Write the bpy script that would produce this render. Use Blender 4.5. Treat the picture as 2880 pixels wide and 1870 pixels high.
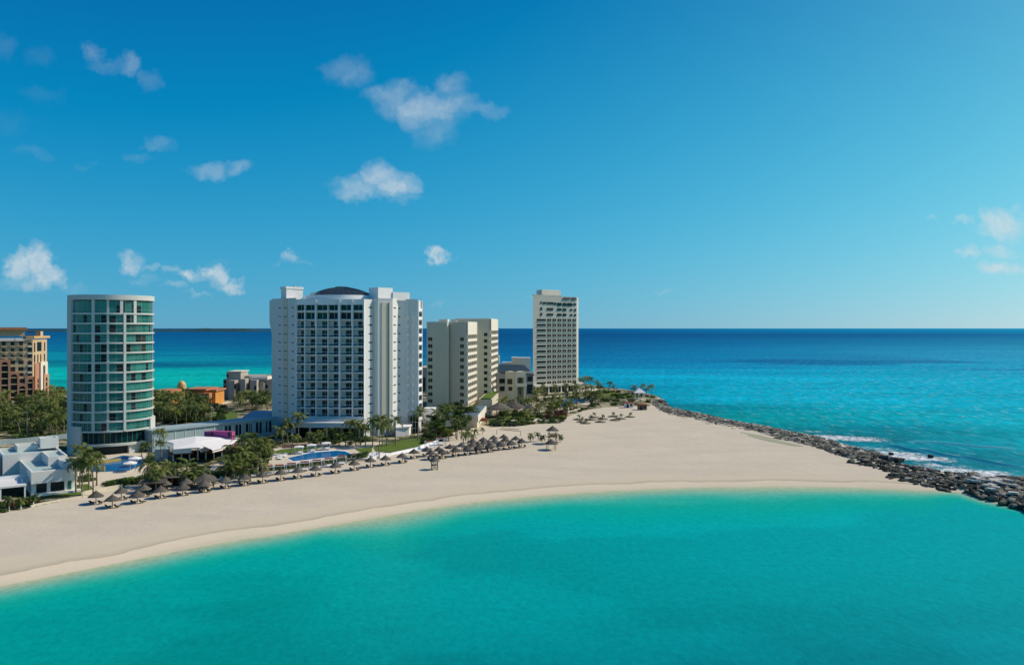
import bpy, bmesh, math, random
import numpy as np
from mathutils import Vector, Matrix, noise as mnoise

for o in list(bpy.data.objects): bpy.data.objects.remove(o)
SC = bpy.context.scene
COL = SC.collection
random.seed(11)
rng = np.random.default_rng(5)

# ------------------------------------------------------------------ camera
F = 2260.0; HZ = 922.0; CX = 1440.0; H = 41.0      # focal and horizon in photo pixels, eye height in metres
cam = bpy.data.cameras.new('camera'); camo = bpy.data.objects.new('camera', cam); COL.objects.link(camo)
cam.sensor_width = 36; cam.lens = F/2880*36; cam.shift_y = -13/2880
cam.clip_start = 1; cam.clip_end = 120000
camo.location = (0, 0, H); camo.rotation_euler = (math.radians(90), 0, 0)
SC.camera = camo
# ------------------------------------------------------------------ light
SUN_EL = math.radians(41); SUN_AZ = math.radians(17)      # azimuth: degrees beyond +x towards +y
sd = Vector((math.cos(SUN_EL)*math.cos(SUN_AZ), math.cos(SUN_EL)*math.sin(SUN_AZ), math.sin(SUN_EL)))
sun = bpy.data.lights.new('sun', 'SUN'); sun.energy = 3.9; sun.angle = math.radians(0.5); sun.color = (1, .90, .77)
suno = bpy.data.objects.new('sun', sun); COL.objects.link(suno)
suno.rotation_euler = sd.to_track_quat('Z', 'Y').to_euler(); suno.location = (300, 100, 300)
SC.view_settings.view_transform = 'Standard'; SC.view_settings.look = 'None'
SC.view_settings.gamma = 1; SC.view_settings.exposure = 0.0; SC.view_settings.use_curve_mapping = False
try:
    SC.cycles.max_bounces = 6; SC.cycles.diffuse_bounces = 3; SC.cycles.glossy_bounces = 3
    SC.cycles.transparent_max_bounces = 12; SC.cycles.use_denoising = True
except Exception: pass
# ------------------------------------------------------------------ sky
W = bpy.data.worlds.new('World'); SC.world = W; W.use_nodes = True
nt = W.node_tree; nt.nodes.clear()
class NT:
    def __init__(s, nt): s.nt = nt
    def n(s, t, **k):
        n = s.nt.nodes.new(t)
        for a, v in k.items(): setattr(n, a, v)
        return n
    def link(s, a, b): s.nt.links.new(a, b)
    def put(s, sock, v):
        if isinstance(v, bpy.types.NodeSocket): s.link(v, sock)
        else: sock.default_value = v
    def m(s, op, a, b=0.0, c=0.0, clamp=False):
        n = s.n('ShaderNodeMath', operation=op, use_clamp=clamp)
        s.put(n.inputs[0], a); s.put(n.inputs[1], b); s.put(n.inputs[2], c); return n.outputs[0]
    def vm(s, op, a, b=(0, 0, 0), out=0):
        n = s.n('ShaderNodeVectorMath', operation=op)
        s.put(n.inputs[0], a); s.put(n.inputs[1], b); return n.outputs[out]
    def mix(s, f, a, b, mode='MIX'):
        n = s.n('ShaderNodeMix', data_type='RGBA', blend_type=mode)
        s.put(n.inputs[0], f); s.put(n.inputs[6], a); s.put(n.inputs[7], b); return n.outputs[2]
    def noise(s, vec, scale, detail=4, rough=.55, out=0, dist=0.0):
        n = s.n('ShaderNodeTexNoise')
        if vec is not None: s.link(vec, n.inputs['Vector'])
        n.inputs['Scale'].default_value = scale; n.inputs['Detail'].default_value = detail
        n.inputs['Roughness'].default_value = rough; n.inputs['Distortion'].default_value = dist
        return n.outputs[out]
    def ramp(s, fac, stops, interp='LINEAR'):
        n = s.n('ShaderNodeValToRGB'); cr = n.color_ramp; cr.interpolation = interp
        while len(cr.elements) > 1: cr.elements.remove(cr.elements[-1])
        cr.elements[0].position = stops[0][0]; cr.elements[0].color = col(stops[0][1])
        for p, c in stops[1:]:
            e = cr.elements.new(p); e.color = col(c)
        s.link(fac, n.inputs[0]); return n.outputs[0]
def col(c):
    if isinstance(c, (int, float)): return (c, c, c, 1)
    return (c[0], c[1], c[2], 1)
def srgb(r, g, b):
    return tuple(((v/255)/12.92 if v/255 <= .04045 else ((v/255+.055)/1.055)**2.4) for v in (r, g, b))

g = NT(nt)
sky = g.n('ShaderNodeTexSky', sky_type='NISHITA'); sky.sun_disc = False
sky.sun_elevation = SUN_EL; sky.sun_rotation = math.pi/2 - SUN_AZ
sky.altitude = 0; sky.air_density = 1.0; sky.dust_density = 1.0; sky.ozone_density = 3.0
tc = g.n('ShaderNodeTexCoord')
d = tc.outputs['Generated']
sep = g.n('ShaderNodeSeparateXYZ'); g.link(d, sep.inputs[0])
g.link(g.vm('NORMALIZE', g.vm('ADD', g.vm('MULTIPLY', d, (1, 1, .8)), (0, 0, .06))), sky.inputs[0])
# grade of the photograph's clear azure sky, per channel
sr = g.n('ShaderNodeSeparateColor'); g.link(sky.outputs[0], sr.inputs[0]); cr_ = g.n('ShaderNodeCombineColor')
zc = g.m('MINIMUM', g.m('MAXIMUM', sep.outputs[2], 0.0), .42)
for i_, (p_, b_, c_, k_) in enumerate([(2.067, -.477, 1.403, .264), (1.147, 1.434, -3.746, .041), (.645, -.021, -1.137, -.01)]):
    q_ = g.m('POWER', g.m('MULTIPLY', sr.outputs[i_], .1), p_)
    e_ = g.m('EXPONENT', g.m('MULTIPLY_ADD', g.m('MULTIPLY_ADD', zc, c_, b_), zc, k_))
    g.link(g.m('MAXIMUM', g.m('MULTIPLY_ADD', g.m('MULTIPLY', q_, e_), 10, -.3), .02), cr_.inputs[i_])
skyc = cr_.outputs[0]
# clouds: (x, y, rx, ry, strength) in photo pixels turned into directions
CL = [(985,201,75,50,.42),(1200,302,135,48,.75),(1275,240,55,38,.5),(1115,272,75,42,.55),(1216,365,60,55,.42),(1350,322,75,22,.4),
 (1062,500,52,42,.85),(1008,535,68,40,.75),(1109,525,58,40,.85),(1132,568,48,18,.35),
 (106,151,40,28,.14),(268,148,40,24,.38),(304,178,60,20,.28),(374,178,38,34,.5),(420,218,30,34,.28),(122,266,55,30,.12),(27,349,50,40,.12),
 (450,410,40,20,.33),(390,446,45,13,.25),(92,428,60,17,.2),(587,482,60,26,.55),(669,470,36,26,.55),(240,461,24,12,.18),(5,125,35,42,.2),
 (50,740,42,42,1.15),(109,738,52,50,1.2),(143,775,50,34,1.15),(92,790,95,24,.6),(210,808,45,14,.25),
 (370,733,38,29,.9),(433,752,36,15,.5),(492,763,24,14,.65),(400,785,45,16,.35),(546,780,42,23,1.0),(605,770,32,24,1.1),(639,793,46,18,1.0),
 (487,813,42,12,.5),(550,834,40,10,.45),(807,722,22,14,.8),(811,735,62,9,.3),
 (1236,722,32,18,1.1),(1250,731,22,8,.5),(2788,632,40,38,.95),(2837,635,58,48,1.0),(2706,614,34,9,.65),(2621,619,20,8,.45),
 (2742,711,36,18,.8),(2818,750,64,22,.9),(2820,704,44,18,.7),(2175,724,12,8,.25),(1870,820,28,6,.35),(1497,835,18,8,.4),(1240,850,14,6,.35),
 (610,735,30,6,.2),(3050,640,160,60,.6),(-160,740,120,50,.7)]
ysafe = g.m('MAXIMUM', sep.outputs[1], 0.02)
cv = g.n('ShaderNodeCombineXYZ')
g.link(g.m('DIVIDE', sep.outputs[0], ysafe), cv.inputs[0]); g.link(g.m('DIVIDE', sep.outputs[2], ysafe), cv.inputs[1])
uv = cv.outputs[0]
nz = g.noise(uv, 32, 6, .62, out=1)
off = g.vm('MULTIPLY', g.vm('SUBTRACT', nz, (.5, .5, .5)), (.055, .042, 0))
nz2 = g.noise(uv, 9, 3, .5, out=1)
off2 = g.vm('MULTIPLY', g.vm('SUBTRACT', nz2, (.5, .5, .5)), (.04, .025, 0))
uvw = g.vm('ADD', g.vm('ADD', uv, off), off2)
field = None
for (px, py, rx, ry, a) in CL:
    c = ((px-CX)/F, (HZ-py)/F, 0); s_ = (F/rx/1.25, F/ry/1.25, 0)
    v_ = g.vm('MULTIPLY', g.vm('SUBTRACT', uvw, c), s_)
    l2 = g.vm('DOT_PRODUCT', v_, v_, out=1)
    f_ = g.m('MULTIPLY_ADD', l2, -a, a)
    field = f_ if field is None else g.m('SMOOTH_MAX', field, f_, .12)
fb = g.noise(uvw, 42, 7, .62)
alpha = g.m('MULTIPLY', g.m('POWER', g.m('MULTIPLY_ADD', field, 1.0, 0.0, clamp=True), 1.6), g.m('MULTIPLY_ADD', fb, 1.9, -.02))
up = g.m('GREATER_THAN', sep.outputs[2], 0.0); fr = g.m('GREATER_THAN', sep.outputs[1], 0.05)
alpha = g.m('MULTIPLY', g.m('MULTIPLY', alpha, up), fr, clamp=True)
alpha = g.m('MULTIPLY', alpha, .68)
cloudc = g.mix(fb, (5.2, 6.2, 6.9, 1), (7.6, 8.0, 8.0, 1))
skyc2 = g.mix(alpha, skyc, cloudc)
bg = g.n('ShaderNodeBackground'); bg.inputs['Strength'].default_value = 0.10
g.link(skyc2, bg.inputs['Color'])
wo = g.n('ShaderNodeOutputWorld'); g.link(bg.outputs[0], wo.inputs['Surface'])
W.cycles.sampling_method = 'MANUAL'; W.cycles.sample_map_resolution = 512

# ------------------------------------------------------------------ layout helpers
def X(px, d_): return (px-CX)/F*d_
def P(px, py, z=0.0):
    d_ = (H-z)*F/(py-HZ); return Vector((X(px, d_), d_, z))
def pip(poly, x, y):
    """points inside polygon, vectorised"""
    inside = np.zeros(np.shape(x), bool); n = len(poly)
    for i in range(n):
        x0, y0 = poly[i]; x1, y1 = poly[(i+1) % n]
        if y0 == y1: continue
        c = ((y0 > y) != (y1 > y)) & (x < (x1-x0)*(y-y0)/(y1-y0)+x0)
        inside ^= c
    return inside
def dpoly(line, x, y):
    best = np.full(np.shape(x), 1e9)
    for (x0, y0), (x1, y1) in zip(line[:-1], line[1:]):
        dx, dy = x1-x0, y1-y0; L = dx*dx+dy*dy
        t = np.clip(((x-x0)*dx+(y-y0)*dy)/L, 0, 1)
        best = np.minimum(best, np.hypot(x-x0-t*dx, y-y0-t*dy))
    return best
vs = 2880/2379
def pts(l, s=vs, z=0): return [tuple(P(a*s, b*s, z)[:2]) for a, b in l]
FRONT = [(-700, 30), (-300, 62), (-120, 103)]+pts([(0,1362),(150,1332),(300,1302),(450,1272),(550,1254),(650,1240),(750,1223),(850,1206),(950,1188),(1050,1173),(1150,1161),(1250,1151),(1350,1144),(1450,1138),(1600,1132),(1800,1130),(2000,1132),(2120,1137),(2225,1143),(2300,1166),(2379,1182),(2520,1212),(2700,1244)])
BACK = pts([(2700,1178),(2520,1140),(2379,1124),(2300,1116),(2200,1102),(2100,1086),(2040,1072),(1980,1060),(1900,1036),(1800,1008),(1700,985),(1600,962),(1560,950)])+pts([(1540,932),(1528,920),(1480,912),(1420,906),(1370,893),(1330,886),(1250,872),(1100,858),(980,852),(850,862),(700,872),(600,886),(480,908),(380,911),(300,914),(130,921),(0,922)])+[(-420, 520), (-1400, 900)]
LAND = FRONT+BACK+[(-1400, 30)]
BEACHZ = ([0, 5, 12, 30, 60, 90, 1000], [0, .75, 1.05, 1.6, 2.4, 3.0, 3.0])
def terr(x, y):
    x = np.asarray(x, float); y = np.asarray(y, float)
    ins = pip(LAND, x, y); df = dpoly(FRONT, x, y); db = dpoly(BACK, x, y)
    zin = np.minimum(np.interp(df, *BEACHZ), np.interp(db, [0, 3, 10, 14], [0, .9, 2.6, 3.0]))
    zout = -np.minimum(np.minimum(df, db)*.12, 2.5)
    return np.where(ins, zin, zout), ins, df, db
def gz(x, y): return float(terr([x], [y])[0][0])
def G(px, py):
    z = 2.5
    for _ in range(6):
        p = P(px, py, z); z = .5*z+.5*gz(p.x, p.y)
    p = P(px, py, z); p.z = gz(p.x, p.y); return p

# ------------------------------------------------------------------ mesh helpers
class MB:
    def __init__(s): s.v = []; s.f = []; s.m = []
    def add(s, vs_, fs, mi=0):
        b = len(s.v); s.v += [tuple(v) for v in vs_]
        for f in fs: s.f.append(tuple(b+i for i in f)); s.m.append(mi)
    def box(s, x0, x1, y0, y1, z0, z1, mi=0):
        s.add([(x0,y0,z0),(x1,y0,z0),(x1,y1,z0),(x0,y1,z0),(x0,y0,z1),(x1,y0,z1),(x1,y1,z1),(x0,y1,z1)],
              [(0,3,2,1),(4,5,6,7),(0,1,5,4),(1,2,6,5),(2,3,7,6),(3,0,4,7)], mi)
    def prism(s, poly, z0, z1, mi=0):
        n = len(poly); a = sum(poly[i][0]*poly[(i+1)%n][1]-poly[(i+1)%n][0]*poly[i][1] for i in range(n))
        if a < 0: poly = poly[::-1]
        s.add([(x, y, z0) for x, y in poly]+[(x, y, z1) for x, y in poly],
              [tuple(range(n-1, -1, -1)), tuple(range(n, 2*n))]+[(i, (i+1)%n, n+(i+1)%n, n+i) for i in range(n)], mi)
    def cyl(s, c, r0, r1, z0, z1, n=10, mi=0, cap=True):
        a = [2*math.pi*i/n for i in range(n)]
        vs_ = [(c[0]+r0*math.cos(t), c[1]+r0*math.sin(t), z0) for t in a]+[(c[0]+r1*math.cos(t), c[1]+r1*math.sin(t), z1) for t in a]
        fs = [(i, (i+1)%n, n+(i+1)%n, n+i) for i in range(n)]
        if cap: fs += [tuple(range(n-1, -1, -1)), tuple(range(n, 2*n))]
        s.add(vs_, fs, mi)
    def tube(s, p, r, n=6, mi=0):
        p = [Vector(q) for q in p]; r = r if isinstance(r, (list, tuple)) else [r]*len(p)
        vs_ = []; up = Vector((0, 0, 1))
        for i, q in enumerate(p):
            t = (p[min(i+1, len(p)-1)]-p[max(i-1, 0)]).normalized()
            a = t.cross(Vector((0, 1, 0)) if abs(t.z) > .9 else up).normalized(); b = t.cross(a)
            for k in range(n):
                an = 2*math.pi*k/n; vs_.append(q+(a*math.cos(an)+b*math.sin(an))*r[i])
        fs = [(i*n+k, i*n+(k+1)%n, (i+1)*n+(k+1)%n, (i+1)*n+k) for i in range(len(p)-1) for k in range(n)]
        fs += [tuple(range(n-1, -1, -1)), tuple(range((len(p)-1)*n, len(p)*n))]
        s.add(vs_, fs, mi)
    def build(s, name, mats, parent=None, smooth=False):
        me = bpy.data.meshes.new(name); me.from_pydata(s.v, [], s.f)
        mats = mats if isinstance(mats, (list, tuple)) else [mats]
        for m_ in mats: me.materials.append(m_)
        me.polygons.foreach_set('material_index', s.m)
        if smooth: me.polygons.foreach_set('use_smooth', [True]*len(s.f))
        me.update()
        o = bpy.data.objects.new(name, me); COL.objects.link(o)
        if parent is not None: o.parent = parent
        return o
def tag(o, label=None, cat=None, group=None, kind=None):
    if label: o['label'] = label
    if cat: o['category'] = cat
    if group: o['group'] = group
    if kind: o['kind'] = kind
    return o
def empty(name, loc, label, cat, group=None, rz=0):
    o = bpy.data.objects.new(name, None); COL.objects.link(o); o.location = loc; o.rotation_euler = (0, 0, rz)
    o.empty_display_size = .5
    return tag(o, label, cat, group)
def inst(src, name, parent, loc=(0, 0, 0), rz=0, sc=1):
    o = bpy.data.objects.new(name, src); COL.objects.link(o)
    if parent is not None: o.parent = parent
    o.location = loc; o.rotation_euler = (0, 0, rz)
    o.scale = (sc, sc, sc) if not isinstance(sc, tuple) else sc
    return o
def copy_tree(o, loc, rz=0, sc=None):
    c = o.copy(); COL.objects.link(c); c.location = loc; c.rotation_euler = (0, 0, rz)
    if sc: c.scale = (sc, sc, sc)
    for ch in o.children:
        e = ch.copy(); COL.objects.link(e); e.parent = c
        for k in ch.children:
            q = k.copy(); COL.objects.link(q); q.parent = e
    return c
class Fr:
    """vertical facade plane from A to B; u runs along it, n is outward"""
    def __init__(s, A, B):
        s.A = Vector(A); s.B = Vector(B); d_ = s.B-s.A; s.L = d_.length; s.t = d_/s.L; s.n = Vector((s.t.y, -s.t.x))
    def p(s, u, n=0, z=0):
        q = s.A+s.t*u+s.n*n; return (q.x, q.y, z)
    def u(s, px):
        k = (px-CX)/F; return (k*s.A.y-s.A.x)/(s.t.x-k*s.t.y)
    def z(s, px, py):
        return H-(py-HZ)*s.p(s.u(px))[1]/F
    def box(s, mb, u0, u1, z0, z1, n0, n1, mi=0):
        q = [s.p(u0, n1), s.p(u1, n1), s.p(u1, n0), s.p(u0, n0)]
        mb.prism([(a[0], a[1]) for a in q], z0, z1, mi)

# ------------------------------------------------------------------ materials
def mat(name, c, rough=.8, spec=.3, noise=None, var=.12, metal=0, bump=None, rnd=0, coat=0):
    """noise: list of scales in world metres -> value variation; rnd: per-object random value"""
    m_ = bpy.data.materials.new(name); m_.use_nodes = True; k = NT(m_.node_tree)
    b = k.nt.nodes['Principled BSDF']; b.inputs['Roughness'].default_value = rough
    b.inputs['Specular IOR Level'].default_value = spec; b.inputs['Metallic'].default_value = metal
    geo = k.n('ShaderNodeNewGeometry').outputs['Position']; cc = col(c); out = None
    if noise:
        f = None
        for s_ in noise:
            q = k.noise(geo, s_, 5, .6); f = q if f is None else k.m('ADD', f, q)
        f = k.m('MULTIPLY_ADD', f, 2*var/len(noise)*1.6, 1-1.6*var)
        out = k.mix(1.0, cc, f, 'MULTIPLY')
    if rnd:
        oi = k.n('ShaderNodeObjectInfo').outputs['Random']; f = k.m('MULTIPLY_ADD', oi, 2*rnd, 1-rnd)
        out = k.mix(1.0, out if out is not None else cc, f, 'MULTIPLY')
    if out is not None: k.link(out, b.inputs['Base Color'])
    else: b.inputs['Base Color'].default_value = cc
    if bump:
        q = k.noise(geo, bump[0], 5, .6); bn = k.n('ShaderNodeBump'); bn.inputs['Strength'].default_value = bump[1]
        bn.inputs['Distance'].default_value = bump[2]; k.link(q, bn.inputs['Height']); k.link(bn.outputs[0], b.inputs['Normal'])
    return m_
def wallmat(name, c, streak=.1, var=.06):
    """painted render: soft mottling and vertical weather streaks"""
    m_ = bpy.data.materials.new(name); m_.use_nodes = True; k = NT(m_.node_tree)
    b = k.nt.nodes['Principled BSDF']; b.inputs['Roughness'].default_value = .75; b.inputs['Specular IOR Level'].default_value = .25
    geo = k.n('ShaderNodeNewGeometry').outputs['Position']
    st = k.vm('MULTIPLY', geo, (1, 1, .06)); a = k.noise(st, .9, 5, .65); q = k.noise(geo, .25, 4, .6)
    f = k.m('ADD', k.m('MULTIPLY_ADD', a, 2*streak, 1-streak), k.m('MULTIPLY_ADD', q, 2*var, -var))
    k.link(k.mix(1.0, col(c), f, 'MULTIPLY'), b.inputs['Base Color'])
    return m_
def glassmat(name, c, spec=.5, rough=.12, var=.5):
    m_ = bpy.data.materials.new(name); m_.use_nodes = True; k = NT(m_.node_tree)
    b = k.nt.nodes['Principled BSDF']; b.inputs['Roughness'].default_value = rough; b.inputs['Specular IOR Level'].default_value = spec
    geo = k.n('ShaderNodeNewGeometry').outputs['Position']
    st = k.vm('MULTIPLY', geo, (1, 1, .25)); a = k.noise(st, 1.7, 3, .6)
    oi = k.n('ShaderNodeObjectInfo').outputs['Random']
    f = k.m('ADD', k.m('MULTIPLY_ADD', a, 2*var, 1-var), k.m('MULTIPLY_ADD', oi, .7, -.35))
    f = k.m('MAXIMUM', f, .12)
    k.link(k.mix(1.0, col(c), f, 'MULTIPLY'), b.inputs['Base Color'])
    return m_
M = {}
M['white'] = wallmat('white_render', (.66, .665, .63), .06, .04)
M['bright'] = wallmat('bright_white_render', (.78, .77, .74), .04, .03)
M['tanstrip'] = wallmat('sand_tile', (.64, .58, .44), .08)
M['villa_white'] = wallmat('villa_warm_white', (.74, .72, .66), .06)
M['tower_white'] = wallmat('tower_off_white', (.56, .575, .53), .06)
M['cream'] = wallmat('cream_render', (.60, .56, .42), .07)
M['creamlight'] = wallmat('pale_cream_render', (.74, .68, .56), .05)
M['towerc'] = wallmat('stone_cream_render', (.56, .52, .43), .06)
M['grey'] = wallmat('grey_concrete', (.42, .38, .32), .1)
M['greyroof'] = mat('roof_felt', (.36, .37, .35), .9, .2, [.5, 3], .15)
M['greenroof'] = mat('pale_green_roof', (.38, .50, .46), .8, .2, [.4, 2.5], .12)
M['bluegrey'] = wallmat('blue_grey_cladding', (.30, .40, .42), .15)
M['sandrender'] = wallmat('tan_render', (.58, .43, .26), .1)
M['terra'] = wallmat('terracotta_render', (.50, .25, .15), .1)
M['terraroof'] = mat('terracotta_roof', (.45, .20, .10), .85, .2, [.8, 5], .2)
M['orange'] = wallmat('orange_render', (.62, .27, .06), .1)
M['pink'] = wallmat('magenta_render', (.42, .08, .25), .06)
M['dark'] = mat('dark_opening', (.018, .022, .024), .6, .3)
M['mull'] = mat('window_frame', (.38, .42, .40), .5, .4)
M['glass'] = glassmat('green_glass', (.005, .05, .042), .2, .2)
M['glassd'] = glassmat('dark_glass', (.006, .02, .022), .2, .2)
M['glasst'] = glassmat('teal_curtain_glass', (.022, .175, .145), .4, .15, .5)
M['glassb'] = glassmat('brown_glass', (.028, .028, .023), .25, .3)
M['dome'] = mat('dome_metal', (.016, .038, .06), .7, .2, [.7], .2)
M['thatch'] = mat('thatch', (.125, .112, .092), .95, .1, [1.3, 9], .35, rnd=.2, bump=(7, .8, .1))
M['wood'] = mat('dark_wood', (.024, .017, .013), .8, .2, [3], .3)
M['post'] = mat('timber_post', (.20, .15, .10), .8, .2, [3], .2)
M['whitep'] = mat('white_paint', (.80, .80, .78), .6, .3)
M['fabric'] = mat('white_canvas', (.82, .80, .76), .8, .2, [.6], .05)
M['redtile'] = mat('red_brown_tile', (.30, .10, .06), .85, .2, [2], .3)
M['pave'] = mat('pale_paving', (.62, .55, .42), .85, .2, [.6, 4], .12)
M['deck'] = mat('dark_timber_deck', (.10, .06, .05), .85, .2, [1, 6], .25)
M['lawn'] = mat('lawn_grass', (.10, .155, .03), .95, .1, [.25, 2, 9], .45, bump=(6, .6, .1))
M['pool'] = mat('pool_water', (.0, .15, .38), .15, .4, [.5, 3], .25, bump=(2.5, .3, .05))
M['trunk'] = mat('palm_trunk', (.22, .18, .13), .9, .1, [3], .25)
M['redrock'] = mat('rusty_sign', (.35, .10, .05), .8, .2)
def leafmat(name, c1, c2, c3):
    m_ = bpy.data.materials.new(name); m_.use_nodes = True; k = NT(m_.node_tree)
    b = k.nt.nodes['Principled BSDF']; b.inputs['Roughness'].default_value = .55; b.inputs['Specular IOR Level'].default_value = .25
    geo = k.n('ShaderNodeNewGeometry').outputs['Position']; oi = k.n('ShaderNodeObjectInfo').outputs['Random']
    a = k.noise(geo, 1.1, 3, .6); f = k.m('ADD', k.m('MULTIPLY_ADD', a, 1.5, -.5), k.m('MULTIPLY_ADD', oi, .5, -.1))
    c = k.ramp(f, [(0, c1), (.5, c2), (1, c3)]); k.link(c, b.inputs['Base Color'])
    tr = k.n('ShaderNodeBsdfTranslucent'); k.link(c, tr.inputs['Color'])
    ms = k.n('ShaderNodeMixShader'); ms.inputs[0].default_value = .3
    k.link(b.outputs[0], ms.inputs[1]); k.link(tr.outputs[0], ms.inputs[2])
    k.link(ms.outputs[0], k.nt.nodes['Material Output'].inputs['Surface']); return m_
M['palm'] = leafmat('palm_leaf', (.045, .08, .018), (.14, .18, .04), (.40, .39, .11))
M['leaf'] = leafmat('broad_leaf', (.03, .065, .015), (.07, .12, .025), (.18, .22, .045))
M['ylw'] = leafmat('yellow_leaf', (.08, .11, .015), (.17, .20, .025), (.30, .32, .05))
M['redleaf'] = leafmat('red_leaf', (.06, .02, .012), (.13, .045, .03), (.20, .09, .05))
# ------------------------------------------------------------------ land
def vnoise(x, y, s, seed=0, oct_=4):
    """value noise, vectorised"""
    out = np.zeros(np.shape(x)); amp = 1; tot = 0
    for o in range(oct_):
        X_ = x/s*2**o+seed*17.3; Y_ = y/s*2**o+seed*9.1
        ix = np.floor(X_).astype(np.int64); iy = np.floor(Y_).astype(np.int64); fx = X_-ix; fy = Y_-iy
        fx = fx*fx*(3-2*fx); fy = fy*fy*(3-2*fy)
        def h(a, b):
            n = (a*374761393+b*668265263+seed*144665+o*982451) & 0x7fffffff
            n = (n ^ (n >> 13))*1274126177 & 0x7fffffff
            return ((n ^ (n >> 16)) & 0xffff)/65535.0
        v = (h(ix, iy)*(1-fx)+h(ix+1, iy)*fx)*(1-fy)+(h(ix, iy+1)*(1-fx)+h(ix+1, iy+1)*fx)*fy
        out += amp*v; tot += amp; amp *= .5
    return out/tot
GARDEN = [(-2200,1560),(-400,1470),(0,1441),(60,1436),(100,1425),(235,1397),(270,1380),(330,1366),(400,1352),(470,1343),(560,1350),(650,1343),(760,1326),(900,1312),(1035,1296),(1100,1279),(1200,1258),(1245,1235),(1290,1207),(1330,1191),(1380,1201),(1456,1200),(1506,1193),(1582,1191),(1587,1174),(1650,1154),(1701,1146),(1751,1142),(1827,1144),(1846,1134),(1852,1118)]
gline = [tuple(G(a, b)[:2]) for a, b in GARDEN]
GPOLY = gline+[(120, 420), (140, 520), (60, 760), (-1400, 1500), (-1400, gline[0][1])]
def grid_mesh(name, xs, ys, zf, mat_, attrs):
    XX, YY = np.meshgrid(xs, ys); x = XX.ravel(); y = YY.ravel()
    z, at = zf(x, y); nx, ny = len(xs), len(ys)
    me = bpy.data.meshes.new(name); me.vertices.add(nx*ny)
    me.vertices.foreach_set('co', np.column_stack([x, y, z]).astype(np.float32).ravel())
    i = (np.arange(ny-1)[:, None]*nx+np.arange(nx-1)[None, :]).ravel()
    fs = np.column_stack([i, i+1, i+nx+1, i+nx]).astype(np.int32); n = len(fs)
    me.loops.add(n*4); me.loops.foreach_set('vertex_index', fs.ravel())
    me.polygons.add(n); me.polygons.foreach_set('loop_start', np.arange(0, 4*n, 4, dtype=np.int32))
    me.polygons.foreach_set('loop_total', np.full(n, 4, np.int32)); me.polygons.foreach_set('use_smooth', np.ones(n, bool))
    me.materials.append(mat_); me.update(calc_edges=True)
    for k_, v_ in at.items():
        if v_.ndim == 1: a = me.attributes.new(k_, 'FLOAT', 'POINT'); a.data.foreach_set('value', v_.astype(np.float32))
        else: a = me.attributes.new(k_, 'FLOAT_COLOR', 'POINT'); a.data.foreach_set('color', np.column_stack([v_, np.ones(len(v_))]).astype(np.float32).ravel())
    o = bpy.data.objects.new(name, me); COL.objects.link(o); return o
def landz(x, y):
    z, ins, df, db = terr(x, y)
    onb = ins & (df > 10)
    gd = dpoly(gline, x, y); gin = pip(GPOLY, x, y)
    veg = np.clip(np.where(gin, gd, -gd)/3+.3, 0, 1)
    z = z+np.where(onb, (vnoise(x, y, 9, 3, 3)-.5)*.22, 0)*(1-veg)
    return z, {'shore': np.where(ins, df, -df), 'veg': veg}
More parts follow.
